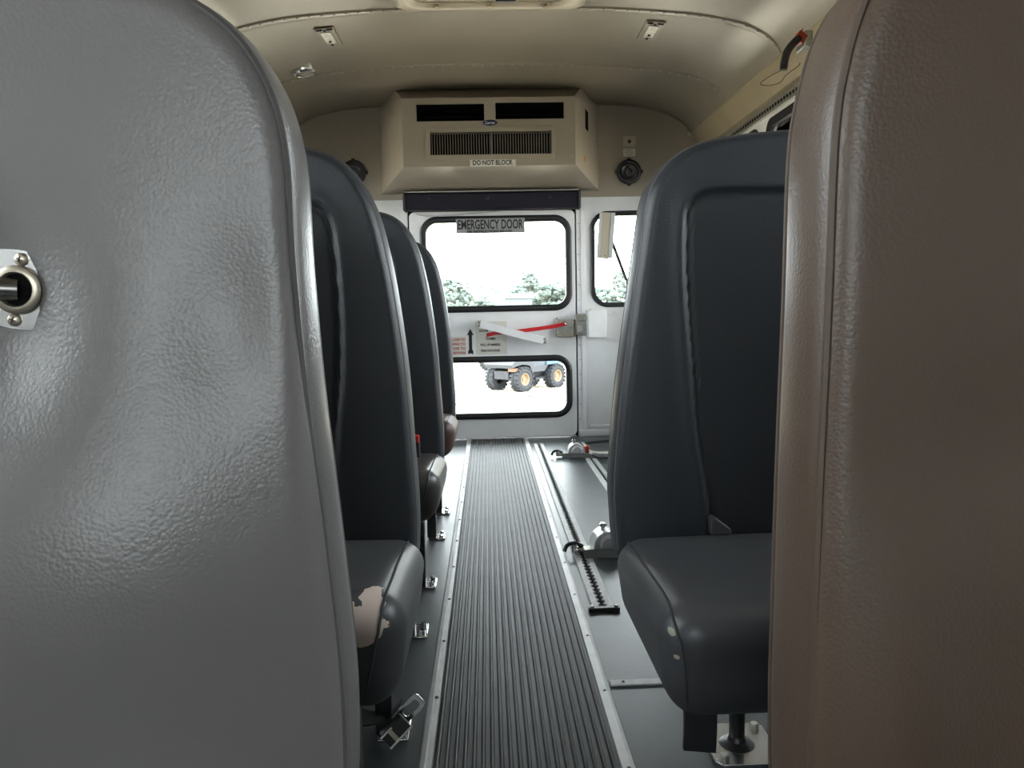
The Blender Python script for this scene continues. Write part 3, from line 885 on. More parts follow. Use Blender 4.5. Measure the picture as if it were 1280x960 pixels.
def pad(name, edge, W_, T, z0, s, mats, parent, panel=None, bulge=0.0, r_edge=0.035, power=2.6, lean=0.0, yoff=0.0, wob=0.0, seed=0, pipe_mat=None, fine=0.005, belly=None):
    """Upholstered pad. edge: list of (inset, z) of aisle-side silhouette (bottom->top), mirrored on wall side.
    local x grows to the wall * s ; y is depth (front = -T)"""
    e = catmull([(a, 0, b) for a, b in edge], 10)
    ex = np.array([q.x for q in e]); ez = np.array([q.z for q in e])
    for i in range(1, len(ez)):
        ez[i] = max(ez[i], ez[i - 1] + 1e-5)
    zt = ez[-1]
    rows = [z0]
    for d in (0.002, 0.005, 0.009, 0.014, 0.02, 0.027, 0.035): rows.append(z0 + d)
    z = z0 + 0.05
    while z < zt - 0.12:
        rows.append(z); z += 0.012
    z = zt - 0.118
    while z < zt - 0.030:
        rows.append(z); z += fine
    rows += [zt - d for d in (0.029, 0.025, 0.021, 0.0175, 0.014, 0.011, 0.0085, 0.006, 0.004, 0.0025, 0.0012, 0.0005, 0.0)]
    rows = np.array(sorted(set(rows)))
    near = [0, 0.0008, 0.002, 0.004, 0.0065, 0.009, 0.012, 0.0155, 0.019, 0.023, 0.027, 0.032]
    d = 0.037
    while d < 0.24:
        near.append(d); d += fine if panel else 0.009
    near = np.array(near)
    xe = np.interp(rows, ez, ex)
    nn = len(near); mid = 24
    X = []
    for k, zz in enumerate(rows):
        l, rr = xe[k], W_ - xe[k]
        half = (rr - l) / 2
        a = l + near * min(1.0, half * 0.8 / near[-1])
        b = rr - (a - l)[::-1]
        c = np.linspace(a[-1], b[0], mid + 2)[1:-1]
        X.append(np.concatenate([a, c, b]))
    X = np.array(X); Z = np.repeat(rows[:, None], X.shape[1], 1)
    # outline polyline (closed)
    O = [(ex[i], ez[i]) for i in range(len(ex))] + [(W_ - ex[i], ez[i]) for i in reversed(range(len(ex)))]
    O = np.array([(O[0][0], z0)] + O[1:-1] + [(O[-1][0], z0)])
    def dist(X, Z, O, closed=True):
        D = np.full(X.shape, 9.0)
        n = len(O)
        for i in range(n if closed else n - 1):
            ax, az = O[i]; bx, bz = O[(i + 1) % n]
            vx, vz = bx - ax, bz - az
            L2 = vx * vx + vz * vz + 1e-12
            t = np.clip(((X - ax) * vx + (Z - az) * vz) / L2, 0, 1)
            D = np.minimum(D, np.hypot(X - ax - t * vx, Z - az - t * vz))
        return D
    D = dist(X, Z, O)
    def prof_(d):
        q = 1 - np.clip(d / r_edge, 0, 1)
        return (1 - q ** power) ** (1 / power)
    half = T / 2 * prof_(D)
    soft = 1 - np.exp(-D / 0.09)
    rs = np.random.RandomState(seed)
    def wobble(X, Z):
        w = np.zeros_like(X)
        for _ in range(7):
            fx, fz, ph = rs.uniform(-14, 14), rs.uniform(-10, 10), rs.uniform(0, 6.28)
            w += np.sin(X * fx + Z * fz + ph)
        return w / 7
    front = -half - bulge * soft * prof_(D) - wob * wobble(X, Z) * prof_(D) * soft
    back = half + bulge * 0.5 * soft * prof_(D)
    if panel:
        pe = catmull([(a, 0, b) for a, b in panel], 8)
        px = [q.x for q in pe]; pz = [q.z for q in pe]
        ptop = pz[-1]
        PO = np.array([(px[i], pz[i]) for i in range(len(px))] + [(W_ - px[i], pz[i]) for i in reversed(range(len(px)))])
        DP = dist(X, Z, PO, closed=False)
        xl = np.interp(Z, pz, px)
        inside = (X > xl) & (X < W_ - xl) & (Z < ptop)
        sgn = np.where(inside, DP, -DP)
        front -= 0.006 * (1 / (1 + np.exp(np.clip(sgn / 0.004, -40, 40)))) * prof_(D)      # bolster stands proud
        front -= 0.0025 * np.exp(-((sgn + 0.012) / 0.010) ** 2)
        front += 0.008 * np.exp(-(sgn / 0.0035) ** 2)
    if belly is not None:
        front -= belly(X, Z) * prof_(D)
    ys = yoff + lean * (Z - z0)
    bm = B()
    nr_, nc = X.shape
    def mk(Y):
        return [[bm.verts.new((s * X[i, j], Y[i, j] + ys[i, j], Z[i, j])) for j in range(nc)] for i in range(nr_)]
    F_ = mk(front)
    K_ = [[None] * nc for _ in range(nr_)]
    for i in range(nr_):
        for j in range(nc):
            if i in (0, nr_ - 1) or j in (0, nc - 1):
                K_[i][j] = F_[i][j]
            else:
                K_[i][j] = bm.verts.new((s * X[i, j], back[i, j] + ys[i, j], Z[i, j]))
    for i in range(nr_ - 1):
        for j in range(nc - 1):
            bm.faces.new((F_[i][j], F_[i][j + 1], F_[i + 1][j + 1], F_[i + 1][j]))
            try:
                bm.faces.new((K_[i][j], K_[i + 1][j], K_[i + 1][j + 1], K_[i][j + 1]))
            except ValueError:
                pass
    o = ob(name, bm, mats, parent)
    o.data.shade_smooth()
    # piping along front and rear edge of the silhouette
    if pipe_mat:
        for fb, nm in ((-1, 'front_piping'), (1, 'rear_piping')):
            off = r_edge * 0.22
            yy = T / 2 * float(prof_(np.array(off)))
            path = []
            for i in range(len(ex)):
                a = (ex[max(i - 1, 0)], ez[max(i - 1, 0)]); b = (ex[min(i + 1, len(ex) - 1)], ez[min(i + 1, len(ex) - 1)])
                dx, dz = b[0] - a[0], b[1] - a[1]; L = sqrt(dx * dx + dz * dz) + 1e-9
                path.append((ex[i] + off * dz / L, ez[i] - off * dx / L))
            path += [(W_ - x, z) for x, z in reversed(path)]
            path = [q for q in path if q[1] > z0 + 0.01]
            bm = B()
            tube(bm, [(s * x, fb * yy + yoff + lean * (z - z0), z) for x, z in path], 0.0026, 6)
            ob(nm, bm, pipe_mat, parent, smooth=True)
    return o

def cushion(name, x0, x1, y0, y1, z0, z1, s, m, parent, crown=0.012, r=0.042, slope=0.02, under=0.03, wob=0.003, seed=1):
    """rounded seat cushion; local x0..x1 times s, y0 = front"""
    bm = B()
    lx, ly, lz = x1 - x0, y1 - y0, z1 - z0
    N = (44, 30, 14)
    cx, cy, cz = (x0 + x1) / 2, (y0 + y1) / 2, (z0 + z1) / 2
    h = (lx / 2, ly / 2, lz / 2)
    def axis(n, hh):
        inner = hh - r
        k = 6
        a = [-hh + r * (1 - cos(pi / 2 * i / k)) if False else -hh + r * i / k for i in range(k)]
        b = list(np.linspace(-inner, inner, max(2, n - 2 * k)))
        return a + b + [-q for q in reversed(a)]
    AX = [axis(N[i], h[i]) for i in range(3)]
    cache = {}
    rs = np.random.RandomState(seed)
    wv = [(rs.uniform(-16, 16), rs.uniform(-16, 16), rs.uniform(0, 6.3)) for _ in range(6)]
    def vert(x, y, z):
        key = (round(x, 6), round(y, 6), round(z, 6))
        if key in cache: return cache[key]
        q = Vector((x, y, z))
        c = Vector((max(-h[0] + r, min(h[0] - r, x)), max(-h[1] + r, min(h[1] - r, y)), max(-h[2] + r, min(h[2] - r, z))))
        dlt = q - c
        if dlt.length > 1e-9:
            q = c + dlt.normalized() * r * min(1.0, max(abs(dlt.x), abs(dlt.y), abs(dlt.z)) / r)
        u, v = q.x / h[0], q.y / h[1]
        t = min(1.0, max(0.0, (q.z + h[2]) / (2 * h[2])))
        q.z += crown * t * (1 - u * u * u * u) * (1 - v * v)
        q.z += slope * t * (-v) * 0.5
        # front lower edge tucks under, aisle lower edge tucks in
        q.y += under * (1 - t) ** 1.6 * max(0, -v) ** 2
        q.x += 0.018 * (1 - t) ** 2.0 * max(0, -u) ** 6
        w = sum(sin(q.x * a + q.y * b + p_) for a, b, p_ in wv) / 6
        q.z += wob * w * t
        q.y -= wob * w * (v < -0.9)
        vv = bm.verts.new((s * (q.x + cx), q.y + cy, q.z + cz))
        cache[key] = vv
        return vv
    def face(ax, val):
        o1, o2 = [i for i in range(3) if i != ax]
        A, C = AX[o1], AX[o2]
        for i in range(len(A) - 1):
            for j in range(len(C) - 1):
                vs = []
                for a, b in ((A[i], C[j]), (A[i + 1], C[j]), (A[i + 1], C[j + 1]), (A[i], C[j + 1])):
                    p_ = [0, 0, 0]; p_[ax] = val; p_[o1] = a; p_[o2] = b
                    vs.append(vert(*p_))
                if len(set(vs)) == 4: bm.faces.new(vs)
    for ax in range(3):
        face(ax, -h[ax]); face(ax, h[ax])
    o = ob(name, bm, m, parent)
    o.data.shade_smooth()
    return o

# seat materials with worn marks (object space)
def patch_vinyl(name, base, marks, edge_noise=30, rough=0.4):
    """marks: (centre, radii, colour) ellipsoids with ragged rim"""
    m = vinyl(name, base, rough, 0.15)
    n = m.node_tree
    b = n.nodes['Principled BSDF']
    src = b.inputs['Base Color'].links[0].from_socket
    rough_links = None
    tcn = n.nodes.new('ShaderNodeTexCoord')
    ns = n.nodes.new('ShaderNodeTexNoise'); ns.inputs['Scale'].default_value = edge_noise; ns.inputs['Detail'].default_value = 3
    n.links.new(tcn.outputs['Object'], ns.inputs['Vector'])
    for c, rr, colr in marks:
        mp = n.nodes.new('ShaderNodeMapping'); mp.vector_type = 'TEXTURE'
        mp.inputs['Location'].default_value = c; mp.inputs['Scale'].default_value = rr
        n.links.new(tcn.outputs['Object'], mp.inputs[0])
        ln = n.nodes.new('ShaderNodeVectorMath'); ln.operation = 'LENGTH'
        n.links.new(mp.outputs[0], ln.inputs[0])
        ad = n.nodes.new('ShaderNodeMath'); ad.operation = 'ADD'
        n.links.new(ln.outputs['Value'], ad.inputs[0]); n.links.new(ns.outputs['Fac'], ad.inputs[1])
        gt = n.nodes.new('ShaderNodeMath'); gt.operation = 'LESS_THAN'; gt.inputs[1].default_value = 1.5
        n.links.new(ad.outputs[0], gt.inputs[0])
        mx = n.nodes.new('ShaderNodeMix'); mx.data_type = 'RGBA'
        n.links.new(gt.outputs[0], mx.inputs[0])
        n.links.new(src, mx.inputs[6]); mx.inputs[7].default_value = colr + (1,)
        src = mx.outputs[2]
    n.links.new(src, b.inputs['Base Color'])
    return m

def foot_plate(parent, x, y, w=0.05, d=0.07):
    f = boxo('foot_plate', M_CHROME, parent, x - w / 2, x + w / 2, y - d / 2, y + d / 2, 0.0004, 0.006, bevel=0.002)
    for dy in (-d * 0.3, d * 0.3):
        for dx in ((w * 0.28,) if w < 0.06 else (-w * 0.3, w * 0.3)):
            bm = B(); bolt(bm, (x + dx, y + dy, 0.006), (0, 0, 1), 0.0075, 0.009)
            ob('bolt', bm, M_CHROME, f)
    return f

# --- left bench seats --------------------------------------------------
L_EDGE = [(0.004, 0.30), (0.0, 0.40), (0.004, 0.50), (0.010, 0.62), (0.022, 0.73), (0.036, 0.81), (0.050, 0.86), (0.068, 0.895), (0.092, 0.922), (0.125, 0.938), (0.175, 0.946), (0.26, 0.948)]
L_PANEL = [(0.135, 0.37), (0.120, 0.50), (0.106, 0.62), (0.104, 0.72), (0.108, 0.80), (0.114, 0.835), (0.128, 0.852), (0.150, 0.857)]
def left_seat(y, label, cush_mat, edge=L_EDGE, seed=1, zb=0.262):
    X0 = -0.110
    e = empty('bus_seat', (X0, y, 0), label, 'bus seat', 'high-backed bench seats of the bus')
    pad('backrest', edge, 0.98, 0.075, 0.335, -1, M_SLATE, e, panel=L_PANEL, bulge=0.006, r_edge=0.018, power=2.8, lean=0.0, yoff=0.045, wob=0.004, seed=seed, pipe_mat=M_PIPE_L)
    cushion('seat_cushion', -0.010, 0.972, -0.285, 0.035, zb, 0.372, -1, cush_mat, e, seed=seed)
    return e
def left_frame(e):
    boxo('frame_rail', M_BLACK, e, -0.95, -0.035, -0.20, -0.17, 0.222, 0.256, bevel=0.003)
    boxo('frame_rail', M_BLACK, e, -0.95, -0.035, 0.10, 0.13, 0.222, 0.256, bevel=0.003)
    boxo('frame_rail', M_BLACK, e, -0.075, -0.045, -0.17, 0.10, 0.236, 0.262, bevel=0.003)
    boxo('back_post', M_BLACK, e, -0.075, -0.050, 0.085, 0.105, 0.262, 0.42, bevel=0.003)
    for yy in (-0.185, 0.115):
        boxo('leg', M_BLACK, e, -0.090, -0.062, yy - 0.016, yy + 0.016, 0.004, 0.235, bevel=0.003)
        foot_plate(e, -0.060, yy + 0.005)
        boxo('wall_bracket', M_BLACK, e, -0.985, -0.90, yy - 0.02, yy + 0.02, 0.232, 0.262, bevel=0.003)

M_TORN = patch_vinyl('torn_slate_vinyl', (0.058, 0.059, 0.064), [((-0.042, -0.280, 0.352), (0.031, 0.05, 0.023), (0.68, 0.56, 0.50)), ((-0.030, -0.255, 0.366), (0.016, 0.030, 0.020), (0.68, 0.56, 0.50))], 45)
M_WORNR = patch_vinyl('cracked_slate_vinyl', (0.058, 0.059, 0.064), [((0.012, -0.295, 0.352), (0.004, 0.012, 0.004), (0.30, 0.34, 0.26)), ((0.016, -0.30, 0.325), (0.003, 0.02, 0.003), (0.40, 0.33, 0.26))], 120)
s1 = left_seat(1.12, 'slate high-backed bench seat with a torn pinkish patch, nearest on the left', M_TORN, seed=1, zb=0.232)
s2 = left_seat(1.82, 'slate high-backed bench seat with dull brownish cushion, second on the left', vinyl('aged_slate_vinyl', (0.052, 0.048, 0.045), 0.33, 0.15), seed=2)
s3 = left_seat(2.54, 'slate high-backed bench seat with worn red-brown cushion, nearest the rear door', M_BROWNC, seed=3)
for e in (s1, s2, s3): left_frame(e)
s1['label'] = 'slate bench seat with a torn pinkish patch, nearest on the left'
s2['label'] = 'slate bench seat with grey-brown cushion, middle of the left row'
s3['label'] = 'slate bench seat with red-brown cushion, farthest in the left row'

def cushion_seam(parent, pts, m=M_PIPE, r=0.002):
    bm = B(); tube(bm, catmull(pts, 6), r, 6)
    return ob('cushion_piping', bm, m, parent, smooth=True)
def surf_hits(o, pts, direction):
    """project points onto the mesh of o (object space), nearest surface"""
    out = []
    for p_ in pts:
        ok, loc, nor, _ = o.closest_point_on_mesh(Vector(p_))
        out.append(loc + nor * 0.0006)
    return out
bpy.context.view_layer.update()
for e in (s1, s2, s3):
    cu = [c_ for c_ in e.children if c_.name.startswith('seat_cushion')][0]
    seam = [(-0.005 - 0.012 * 0, 0.02, 0.385), (-0.004, -0.08, 0.392), (-0.004, -0.18, 0.395), (-0.010, -0.262, 0.385), (-0.016, -0.29, 0.35), (-0.03, -0.28, 0.30), (-0.04, -0.26, 0.27)]
    cushion_seam(e, surf_hits(cu, catmull([(q[0], q[1], q[2]) for q in seam], 5), None), M_PIPE)

# --- right bench seat ---------------------------------------------------
R_EDGE = [(0.008, 0.30), (0.002, 0.38), (0.0, 0.45), (0.010, 0.57), (0.026, 0.69), (0.042, 0.80), (0.052, 0.86), (0.068, 0.892), (0.094, 0.918), (0.130, 0.935), (0.185, 0.945), (0.28, 0.952)]
R_PANEL = [(0.146, 0.37), (0.140, 0.42), (0.124, 0.52), (0.115, 0.64), (0.108, 0.74), (0.108, 0.82), (0.112, 0.842), (0.126, 0.855), (0.150, 0.859)]
r1 = empty('bus_seat', (0.180, 1.09, 0), 'slate bench seat with cracked cushion corner, right of the aisle', 'bus seat', 'high-backed bench seats of the bus')
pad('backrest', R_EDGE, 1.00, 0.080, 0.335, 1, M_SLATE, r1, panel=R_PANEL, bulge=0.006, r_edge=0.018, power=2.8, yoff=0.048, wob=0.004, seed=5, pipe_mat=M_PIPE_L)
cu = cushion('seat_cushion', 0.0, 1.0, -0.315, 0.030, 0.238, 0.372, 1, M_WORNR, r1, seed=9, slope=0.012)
seam = [(0.004, 0.02, 0.385), (0.004, -0.08, 0.388), (0.004, -0.18, 0.388), (0.006, -0.27, 0.38), (0.012, -0.310, 0.35), (0.02, -0.31, 0.31), (0.04, -0.27, 0.27)]
bpy.context.view_layer.update()
cushion_seam(r1, surf_hits(cu, catmull(seam, 5), None), M_PIPE)
boxo('frame_rail', M_BLACK, r1, 0.10, 0.98, -0.20, -0.17, 0.228, 0.262, bevel=0.003)
boxo('frame_rail', M_BLACK, r1, 0.10, 0.98, 0.055, 0.085, 0.228, 0.262, bevel=0.003)
boxo('frame_rail', M_BLACK, r1, 0.190, 0.215, -0.17, 0.06, 0.232, 0.262, bevel=0.003)
bm = B(); tube(bm, [(0.203, 0.065, 0.004), (0.203, 0.065, 0.235)], 0.0125, 16)
lathe(bm, [(0.028, 0.006), (0.024, 0.010), (0.015, 0.013), (0.0125, 0.020)], (0.203, 0.065, 0), (0, 0, 1), 20)
ob('pedestal', bm, M_BLACK, r1, smooth=True)
bm = B()
plate(bm, [(0.155, 0.02), (0.165, 0.008), (0.252, 0.008), (0.262, 0.02), (0.262, 0.115), (0.252, 0.127), (0.165, 0.127), (0.150, 0.115)], [], 0.0004, 0.006, XY)
fp = ob('foot_plate', bm, M_CHROME, r1, bevel=0.0015)
for x, y in ((0.170, 0.024), (0.246, 0.024), (0.168, 0.108), (0.246, 0.108)):
    bm = B(); bolt(bm, (x, y, 0.006), (0, 0, 1), 0.008, 0.009); ob('bolt', bm, M_STEEL, fp)
bm = B(); ribbon(bm, [(0.225, -0.17, 0.25), (0.262, 0.0, 0.01)], (1, 0, 0), 0.03, 0.012)
ob('leg', bm, M_BLACK, r1)
boxo('leg', M_BLACK, r1, 0.90, 0.93, -0.20, -0.17, 0.0004, 0.235, bevel=0.003)
boxo('back_post', M_BLACK, r1, 0.18, 0.205, 0.040, 0.060, 0.26, 0.42, bevel=0.003)
bm = B()
plate(bm, [(0.137, 0.372), (0.168, 0.372), (0.166, 0.380), (0.143, 0.398), (0.136, 0.396)], [], -0.016, 0.006, XZ)
ob('belt_slot', bm, M_PIPE, r1, bevel=0.002)
# belt end hanging under the front corner
bm = B(); ribbon(bm, catmull([(0.243, 0.88, 0.262), (0.243, 0.868, 0.235), (0.243, 0.866, 0.20), (0.243, 0.870, 0.170)], 4), (1, 0, -0.12), 0.040, 0.006)
tag(ob('belt_end', bm, M_WEB, bevel=0.001), 'black webbing end hanging below the right seat cushion', 'seat belt')

# ------------------------------------------------------------------ foreground padded barriers
FL_EDGE = [(0.010, 0.26), (0.003, 0.36), (0.0, 0.45), (0.006, 0.55), (0.014, 0.65), (0.018, 0.73), (0.019, 0.79), (0.024, 0.825), (0.035, 0.852), (0.052, 0.874), (0.078, 0.892), (0.115, 0.905), (0.17, 0.912), (0.26, 0.915)]
def belly_l(X, Z):
    side = 1 - np.exp(-(X / 0.09) ** 2)
    return side * (0.040 / (1 + np.exp((Z - 0.60) / 0.035)) - 0.012 / (1 + np.exp((Z - 0.38) / 0.03))) + 0.004 * np.exp(-((X - 0.03) / 0.05) ** 2 - ((Z - 0.50) / 0.10) ** 2) + 0.010 * np.exp(-((X - 0.15) / 0.12) ** 2 - ((Z - 0.62) / 0.12) ** 2) \
        - 0.018 * np.exp(-((X - 0.20) / 0.045) ** 2 - ((Z - 0.70) / 0.06) ** 2) - 0.006 * np.exp(-((X - 0.065) / 0.03) ** 2 - ((Z - 0.70) / 0.05) ** 2) + 0.008 * np.exp(-((X - 0.10) / 0.1) ** 2 - ((Z - 0.36) / 0.07) ** 2)
fl = empty('padded_barrier', (-0.094, 0.50, 0), 'large grey padded barrier with a rail socket, filling the left foreground', 'barrier', 'padded barriers in the foreground')
flp = pad('padding', FL_EDGE, 0.98, 0.062, 0.26, -1, M_GREY, fl, bulge=0.004, r_edge=0.022, power=3.0, yoff=0.0, wob=0.006, seed=12, pipe_mat=M_PIPE_L, belly=belly_l)
FR_EDGE = [(0.008, 0.26), (0.002, 0.36), (0.0, 0.43), (0.001, 0.50), (0.003, 0.60), (0.006, 0.70), (0.008, 0.79), (0.013, 0.83), (0.023, 0.865), (0.038, 0.89), (0.062, 0.91), (0.10, 0.925), (0.16, 0.932), (0.26, 0.935)]
def belly_r(X, Z):
    return 0.012 * np.exp(-((X - 0.22) / 0.08) ** 2 - ((Z - 0.66) / 0.09) ** 2) - 0.008 * np.exp(-((X - 0.10) / 0.06) ** 2 - ((Z - 0.62) / 0.05) ** 2) + 0.012 * np.exp(-((X - 0.05) / 0.04) ** 2 - ((Z - 0.45) / 0.12) ** 2)
fr = empty('padded_barrier', (0.184, 0.465, 0), 'large padded barrier with shade put into its brown colour, filling the right foreground', 'barrier', 'padded barriers in the foreground')
pad('padding', FR_EDGE, 1.00, 0.080, 0.26, 1, M_SHADED, fr, bulge=0.004, r_edge=0.022, power=3.0, yoff=0.0, wob=0.006, seed=21, pipe_mat=M_PIPE_SHADE, belly=belly_r)
for e, s in ((fl, -1), (fr, 1)):
    for xx in (0.06, 0.92):
        a, b = sorted((s * xx, s * (xx + 0.03)))
        boxo('leg', M_BLACK, e, a, b, -0.012, 0.016, 0.0008, 0.40, bevel=0.003)
        foot_plate(e, s * (xx + 0.015), 0.002)

# handrail and its flange on left barrier
bpy.context.view_layer.update()
hr = empty('handrail', (-0.285, 0.452, 0.719), 'steel handrail end in a screwed flange plate on the left barrier', 'handrail')
ok, loc, nor, _ = flp.closest_point_on_mesh(Vector((-0.197, -0.06, 0.719)))
ysurf = 0.50 + loc.y
hr.location = (-0.2785, ysurf - 0.003, 0.719)
outl = []
for k_ in range(9):
    a = radians(48 + 84 * k_ / 8); outl.append((0.030 * cos(a) - 0.0, 0.0265 * sin(a)))
ol = [(0.021, 0.017)] + [(q[0] * 0.98, q[1]) for q in outl] + [(-0.021, 0.017), (-0.021, -0.017)] + [(-q[0] * 0.98, -q[1]) for q in outl] + [(0.021, -0.017)]
ol = rrect(-0.0205, 0.0205, -0.0195, 0.0195, 0.004, 3)
ol = [(x, z + (0.0045 * (1 - (x / 0.023) ** 2) * (1 if z > 0 else -1))) for x, z in
      [(-0.023 + 0.046 * i / 14, 0.0190) for i in range(15)][::-1] + [(-0.023 + 0.046 * i / 14, -0.0190) for i in range(15)]]
bm = B(); plate(bm, ol, [], -0.0015, 0.0012, XZ)
pl = ob('flange_plate', bm, M_CHROME, hr, rot=(0, radians(10.5), 0))
bm = B(); lathe(bm, [(0.0145, 0.001), (0.0145, 0.003), (0.0125, 0.0045), (0.0105, 0.0045), (0.0095, 0.003), (0.0095, -0.004)], (0, -0.001, 0), (0, -1, 0), 36)
ob('socket_ring', bm, M_BRASS, hr, smooth=True)
bm = B(); lathe(bm, [(0.0098, 0.0014), (0, 0.0014)], (0, -0.0015, 0), (0, -1, 0), 24)
ob('socket_hole', bm, M_VOID, hr)
for zz in (0.0178, -0.0178):
    bm = B(); lathe(bm, [(0.0040, 0), (0.0038, 0.0012), (0.0025, 0.0022), (0, 0.0026)], (0.0034 * (1 if zz > 0 else -1), -0.0015, zz), (0, -1, 0), 20)
    sc_ = ob('screw', bm, M_BRASS, hr, smooth=True)
    bm = B()
    for rr_ in (0.4, 0.4 + pi / 2):
        box(bm, -0.0018, 0.0018, -0.0003, 0.0003, -0.0003, 0.0003, Matrix.Translation((0.0034 * (1 if zz > 0 else -1), -0.0042, zz)) @ Matrix.Rotation(rr_, 4, 'Y'))
    ob('screw_slot', bm, M_BLACK, sc_)
bm = B()
tube(bm, catmull([(-0.0005, 0.000, 0), (-0.010, -0.004, 0.0005), (-0.03, -0.0125, 0.001), (-0.10, -0.045, 0.001), (-0.24, -0.13, 0.0), (-0.33, -0.22, -0.03), (-0.35, -0.25, -0.10), (-0.35, -0.25, -0.35), (-0.35, -0.25, -0.715)], 8), 0.0072, 16)
ob('rail', bm, mat('dark_rail_steel', (0.22, 0.21, 0.20), 0.25, 0.9), hr, smooth=True)

# ------------------------------------------------------------------ seat belts
sb = empty('seat_belt', (-0.165, 1.22, 0.0), 'black seat belt with silver tongue hanging by the near left seat leg', 'seat belt')
bm = B(); ribbon(bm, catmull([(-0.14, -0.08, 0.225), (-0.10, -0.05, 0.12), (-0.06, -0.02, 0.05), (-0.01, 0.0, 0.040), (0.0, 0.01, 0.05)], 6), (0.3, 1, 0), 0.045, 0.003)
ob('webbing', bm, M_WEB, sb)
bm = B(); Rm = Matrix.Translation((0.002, -0.03, 0.030)) @ Matrix.Rotation(radians(-40), 4, 'Y') @ Matrix.Rotation(radians(20), 4, 'Z')
box(bm, -0.022, 0.022, -0.012, 0.012, -0.012, 0.014, Rm)
ob('buckle', bm, M_BLACK, sb, bevel=0.003)
bm = B(); box(bm, -0.023, 0.023, -0.014, -0.011, -0.0125, -0.009, Rm); box(bm, -0.024, 0.0, -0.013, -0.011, 0.010, 0.013, Rm)
ob('buckle_edge', bm, M_CHROME, sb)
bm = B(); box(bm, -0.010, -0.003, -0.0135, -0.012, -0.010, 0.012, Rm); ob('label_strip', bm, M_BRASS, sb)
bm = B()
ring = rrect(-0.024, 0.024, -0.0135, 0.0135, 0.009, 5); hole = rrect(-0.016, 0.016, -0.0065, 0.0065, 0.005, 5)
plate(bm, ring, [hole], -0.0015, 0.0015, XZ)
ob('tongue', bm, M_CHROME, sb, loc=(0.026, -0.01, 0.056), rot=(radians(-12), radians(-42), 0), bevel=0.0006)
rb = empty('belt_buckle', (-0.172, 1.74, 0.40), 'red seat belt buckle button on the middle left seat', 'buckle')
boxo('body', M_BLACK, rb, -0.016, 0.013, -0.012, 0.012, -0.035, 0.010, bevel=0.003)
boxo('release_button', M_RED, rb, -0.012, 0.012, -0.014, 0.008, 0.009, 0.024, bevel=0.002)

# ------------------------------------------------------------------ ceiling fittings
hx0, hx1, hy0, hy1 = -0.300, 0.382, 2.28, 2.92
ht = empty('roof_hatch', (0.04, 2.6, 1.81), 'cream plastic roof vent hatch frame at the top of the ceiling', 'roof hatch')
def cz(x): return ceil_z(x + 0.04) - 1.81
bm = B()
o_, i_ = rrect(-0.342, 0.342, -0.32, 0.32, 0.04), rrect(-0.285, 0.285, -0.265, 0.265, 0.07)
mlo = rrect(-0.325, 0.325, -0.303, 0.303, 0.045)
mli = rrect(-0.300, 0.300, -0.280, 0.280, 0.065)
rings = []
for L, dz in ((o_, 0.010), (o_, -0.010), (mlo, -0.022), (mli, -0.022), (i_, -0.012), (i_, 0.05)):
    rings.append([bm.verts.new((a, b, dz if dz > 0.03 else cz(a) + dz)) for a, b in L])
for a, b in zip(rings, rings[1:]):
    for q in range(len(o_)):
        bm.faces.new((a[q], a[(q + 1) % len(o_)], b[(q + 1) % len(o_)], b[q]))
ob('frame', bm, M_CREAMP, ht, smooth=True)
boxo('lid', M_CREAMP, ht, -0.284, 0.284, -0.264, 0.264, -0.004, 0.003, bevel=0.001)
for x in (-0.19, 0.0, 0.20):
    bm = B(); lathe(bm, [(0.013, 0.0), (0.012, 0.010), (0, 0.012)], (x, 0.272, cz(x) - 0.017), (0, 0, -1), 16)
    ob('knob', bm, mat('tan_plastic', (0.40, 0.32, 0.22), 0.45), ht, smooth=True)
boxo('latch', M_BLACK, ht, 0.02, 0.09, 0.225, 0.245, -0.018, -0.004, bevel=0.002)

def ceiling_plate(x, y, lab, tilt):
    z = ceil_z(x) - 0.004
    e = empty('ceiling_plate', (x, y, z), lab, 'ceiling plate', 'slotted metal plates on the ceiling')
    e.rotation_euler = (0, tilt, 0)
    boxo('plate', M_CEIL, e, -0.038, 0.038, -0.095, 0.095, -0.003, 0.002, bevel=0.001)
    boxo('slot', M_VOID, e, -0.032, -0.008, -0.090, -0.074, -0.0038, -0.0028)
    boxo('slot', M_VOID, e, 0.008, 0.032, -0.090, -0.074, -0.0038, -0.0028)
    boxo('pad_relief', M_STEEL, e, -0.020, 0.020, -0.06, 0.06, -0.006, -0.003, bevel=0.002)
    bolts('bolt', M_BLACK, e, [(0, -0.075, -0.003), (0, 0.035, -0.006), (0, 0.080, -0.003)], (0, 0, -1), 0.006, 0.004)
ceiling_plate(-0.595, 3.155, 'slotted metal plate on the left of the ceiling near the round lamp', radians(-6))
ceiling_plate(0.675, 3.125, 'slotted metal plate on the right of the ceiling', radians(6))
lx, ly = -0.775, 3.52
lz = ceil_z(lx)
e = empty('dome_lamp', (lx, ly, lz - 0.003), 'small round chrome rimmed lamp on the left of the ceiling', 'lamp')
e.rotation_euler = (0, radians(-11), 0)
bm = B(); lathe(bm, [(0.052, -0.002), (0.050, 0.006), (0.040, 0.012), (0.034, 0.010)], (0, 0, 0), (0, 0, -1), 36)
ob('rim', bm, M_CHROME, e, smooth=True)
bm = B(); lathe(bm, [(0.034, 0.008), (0.020, 0.014), (0, 0.016)], (0, 0, 0), (0, 0, -1), 30)
ob('lens', bm, mat('dull_lens', (0.30, 0.27, 0.22), 0.2), e, smooth=True)

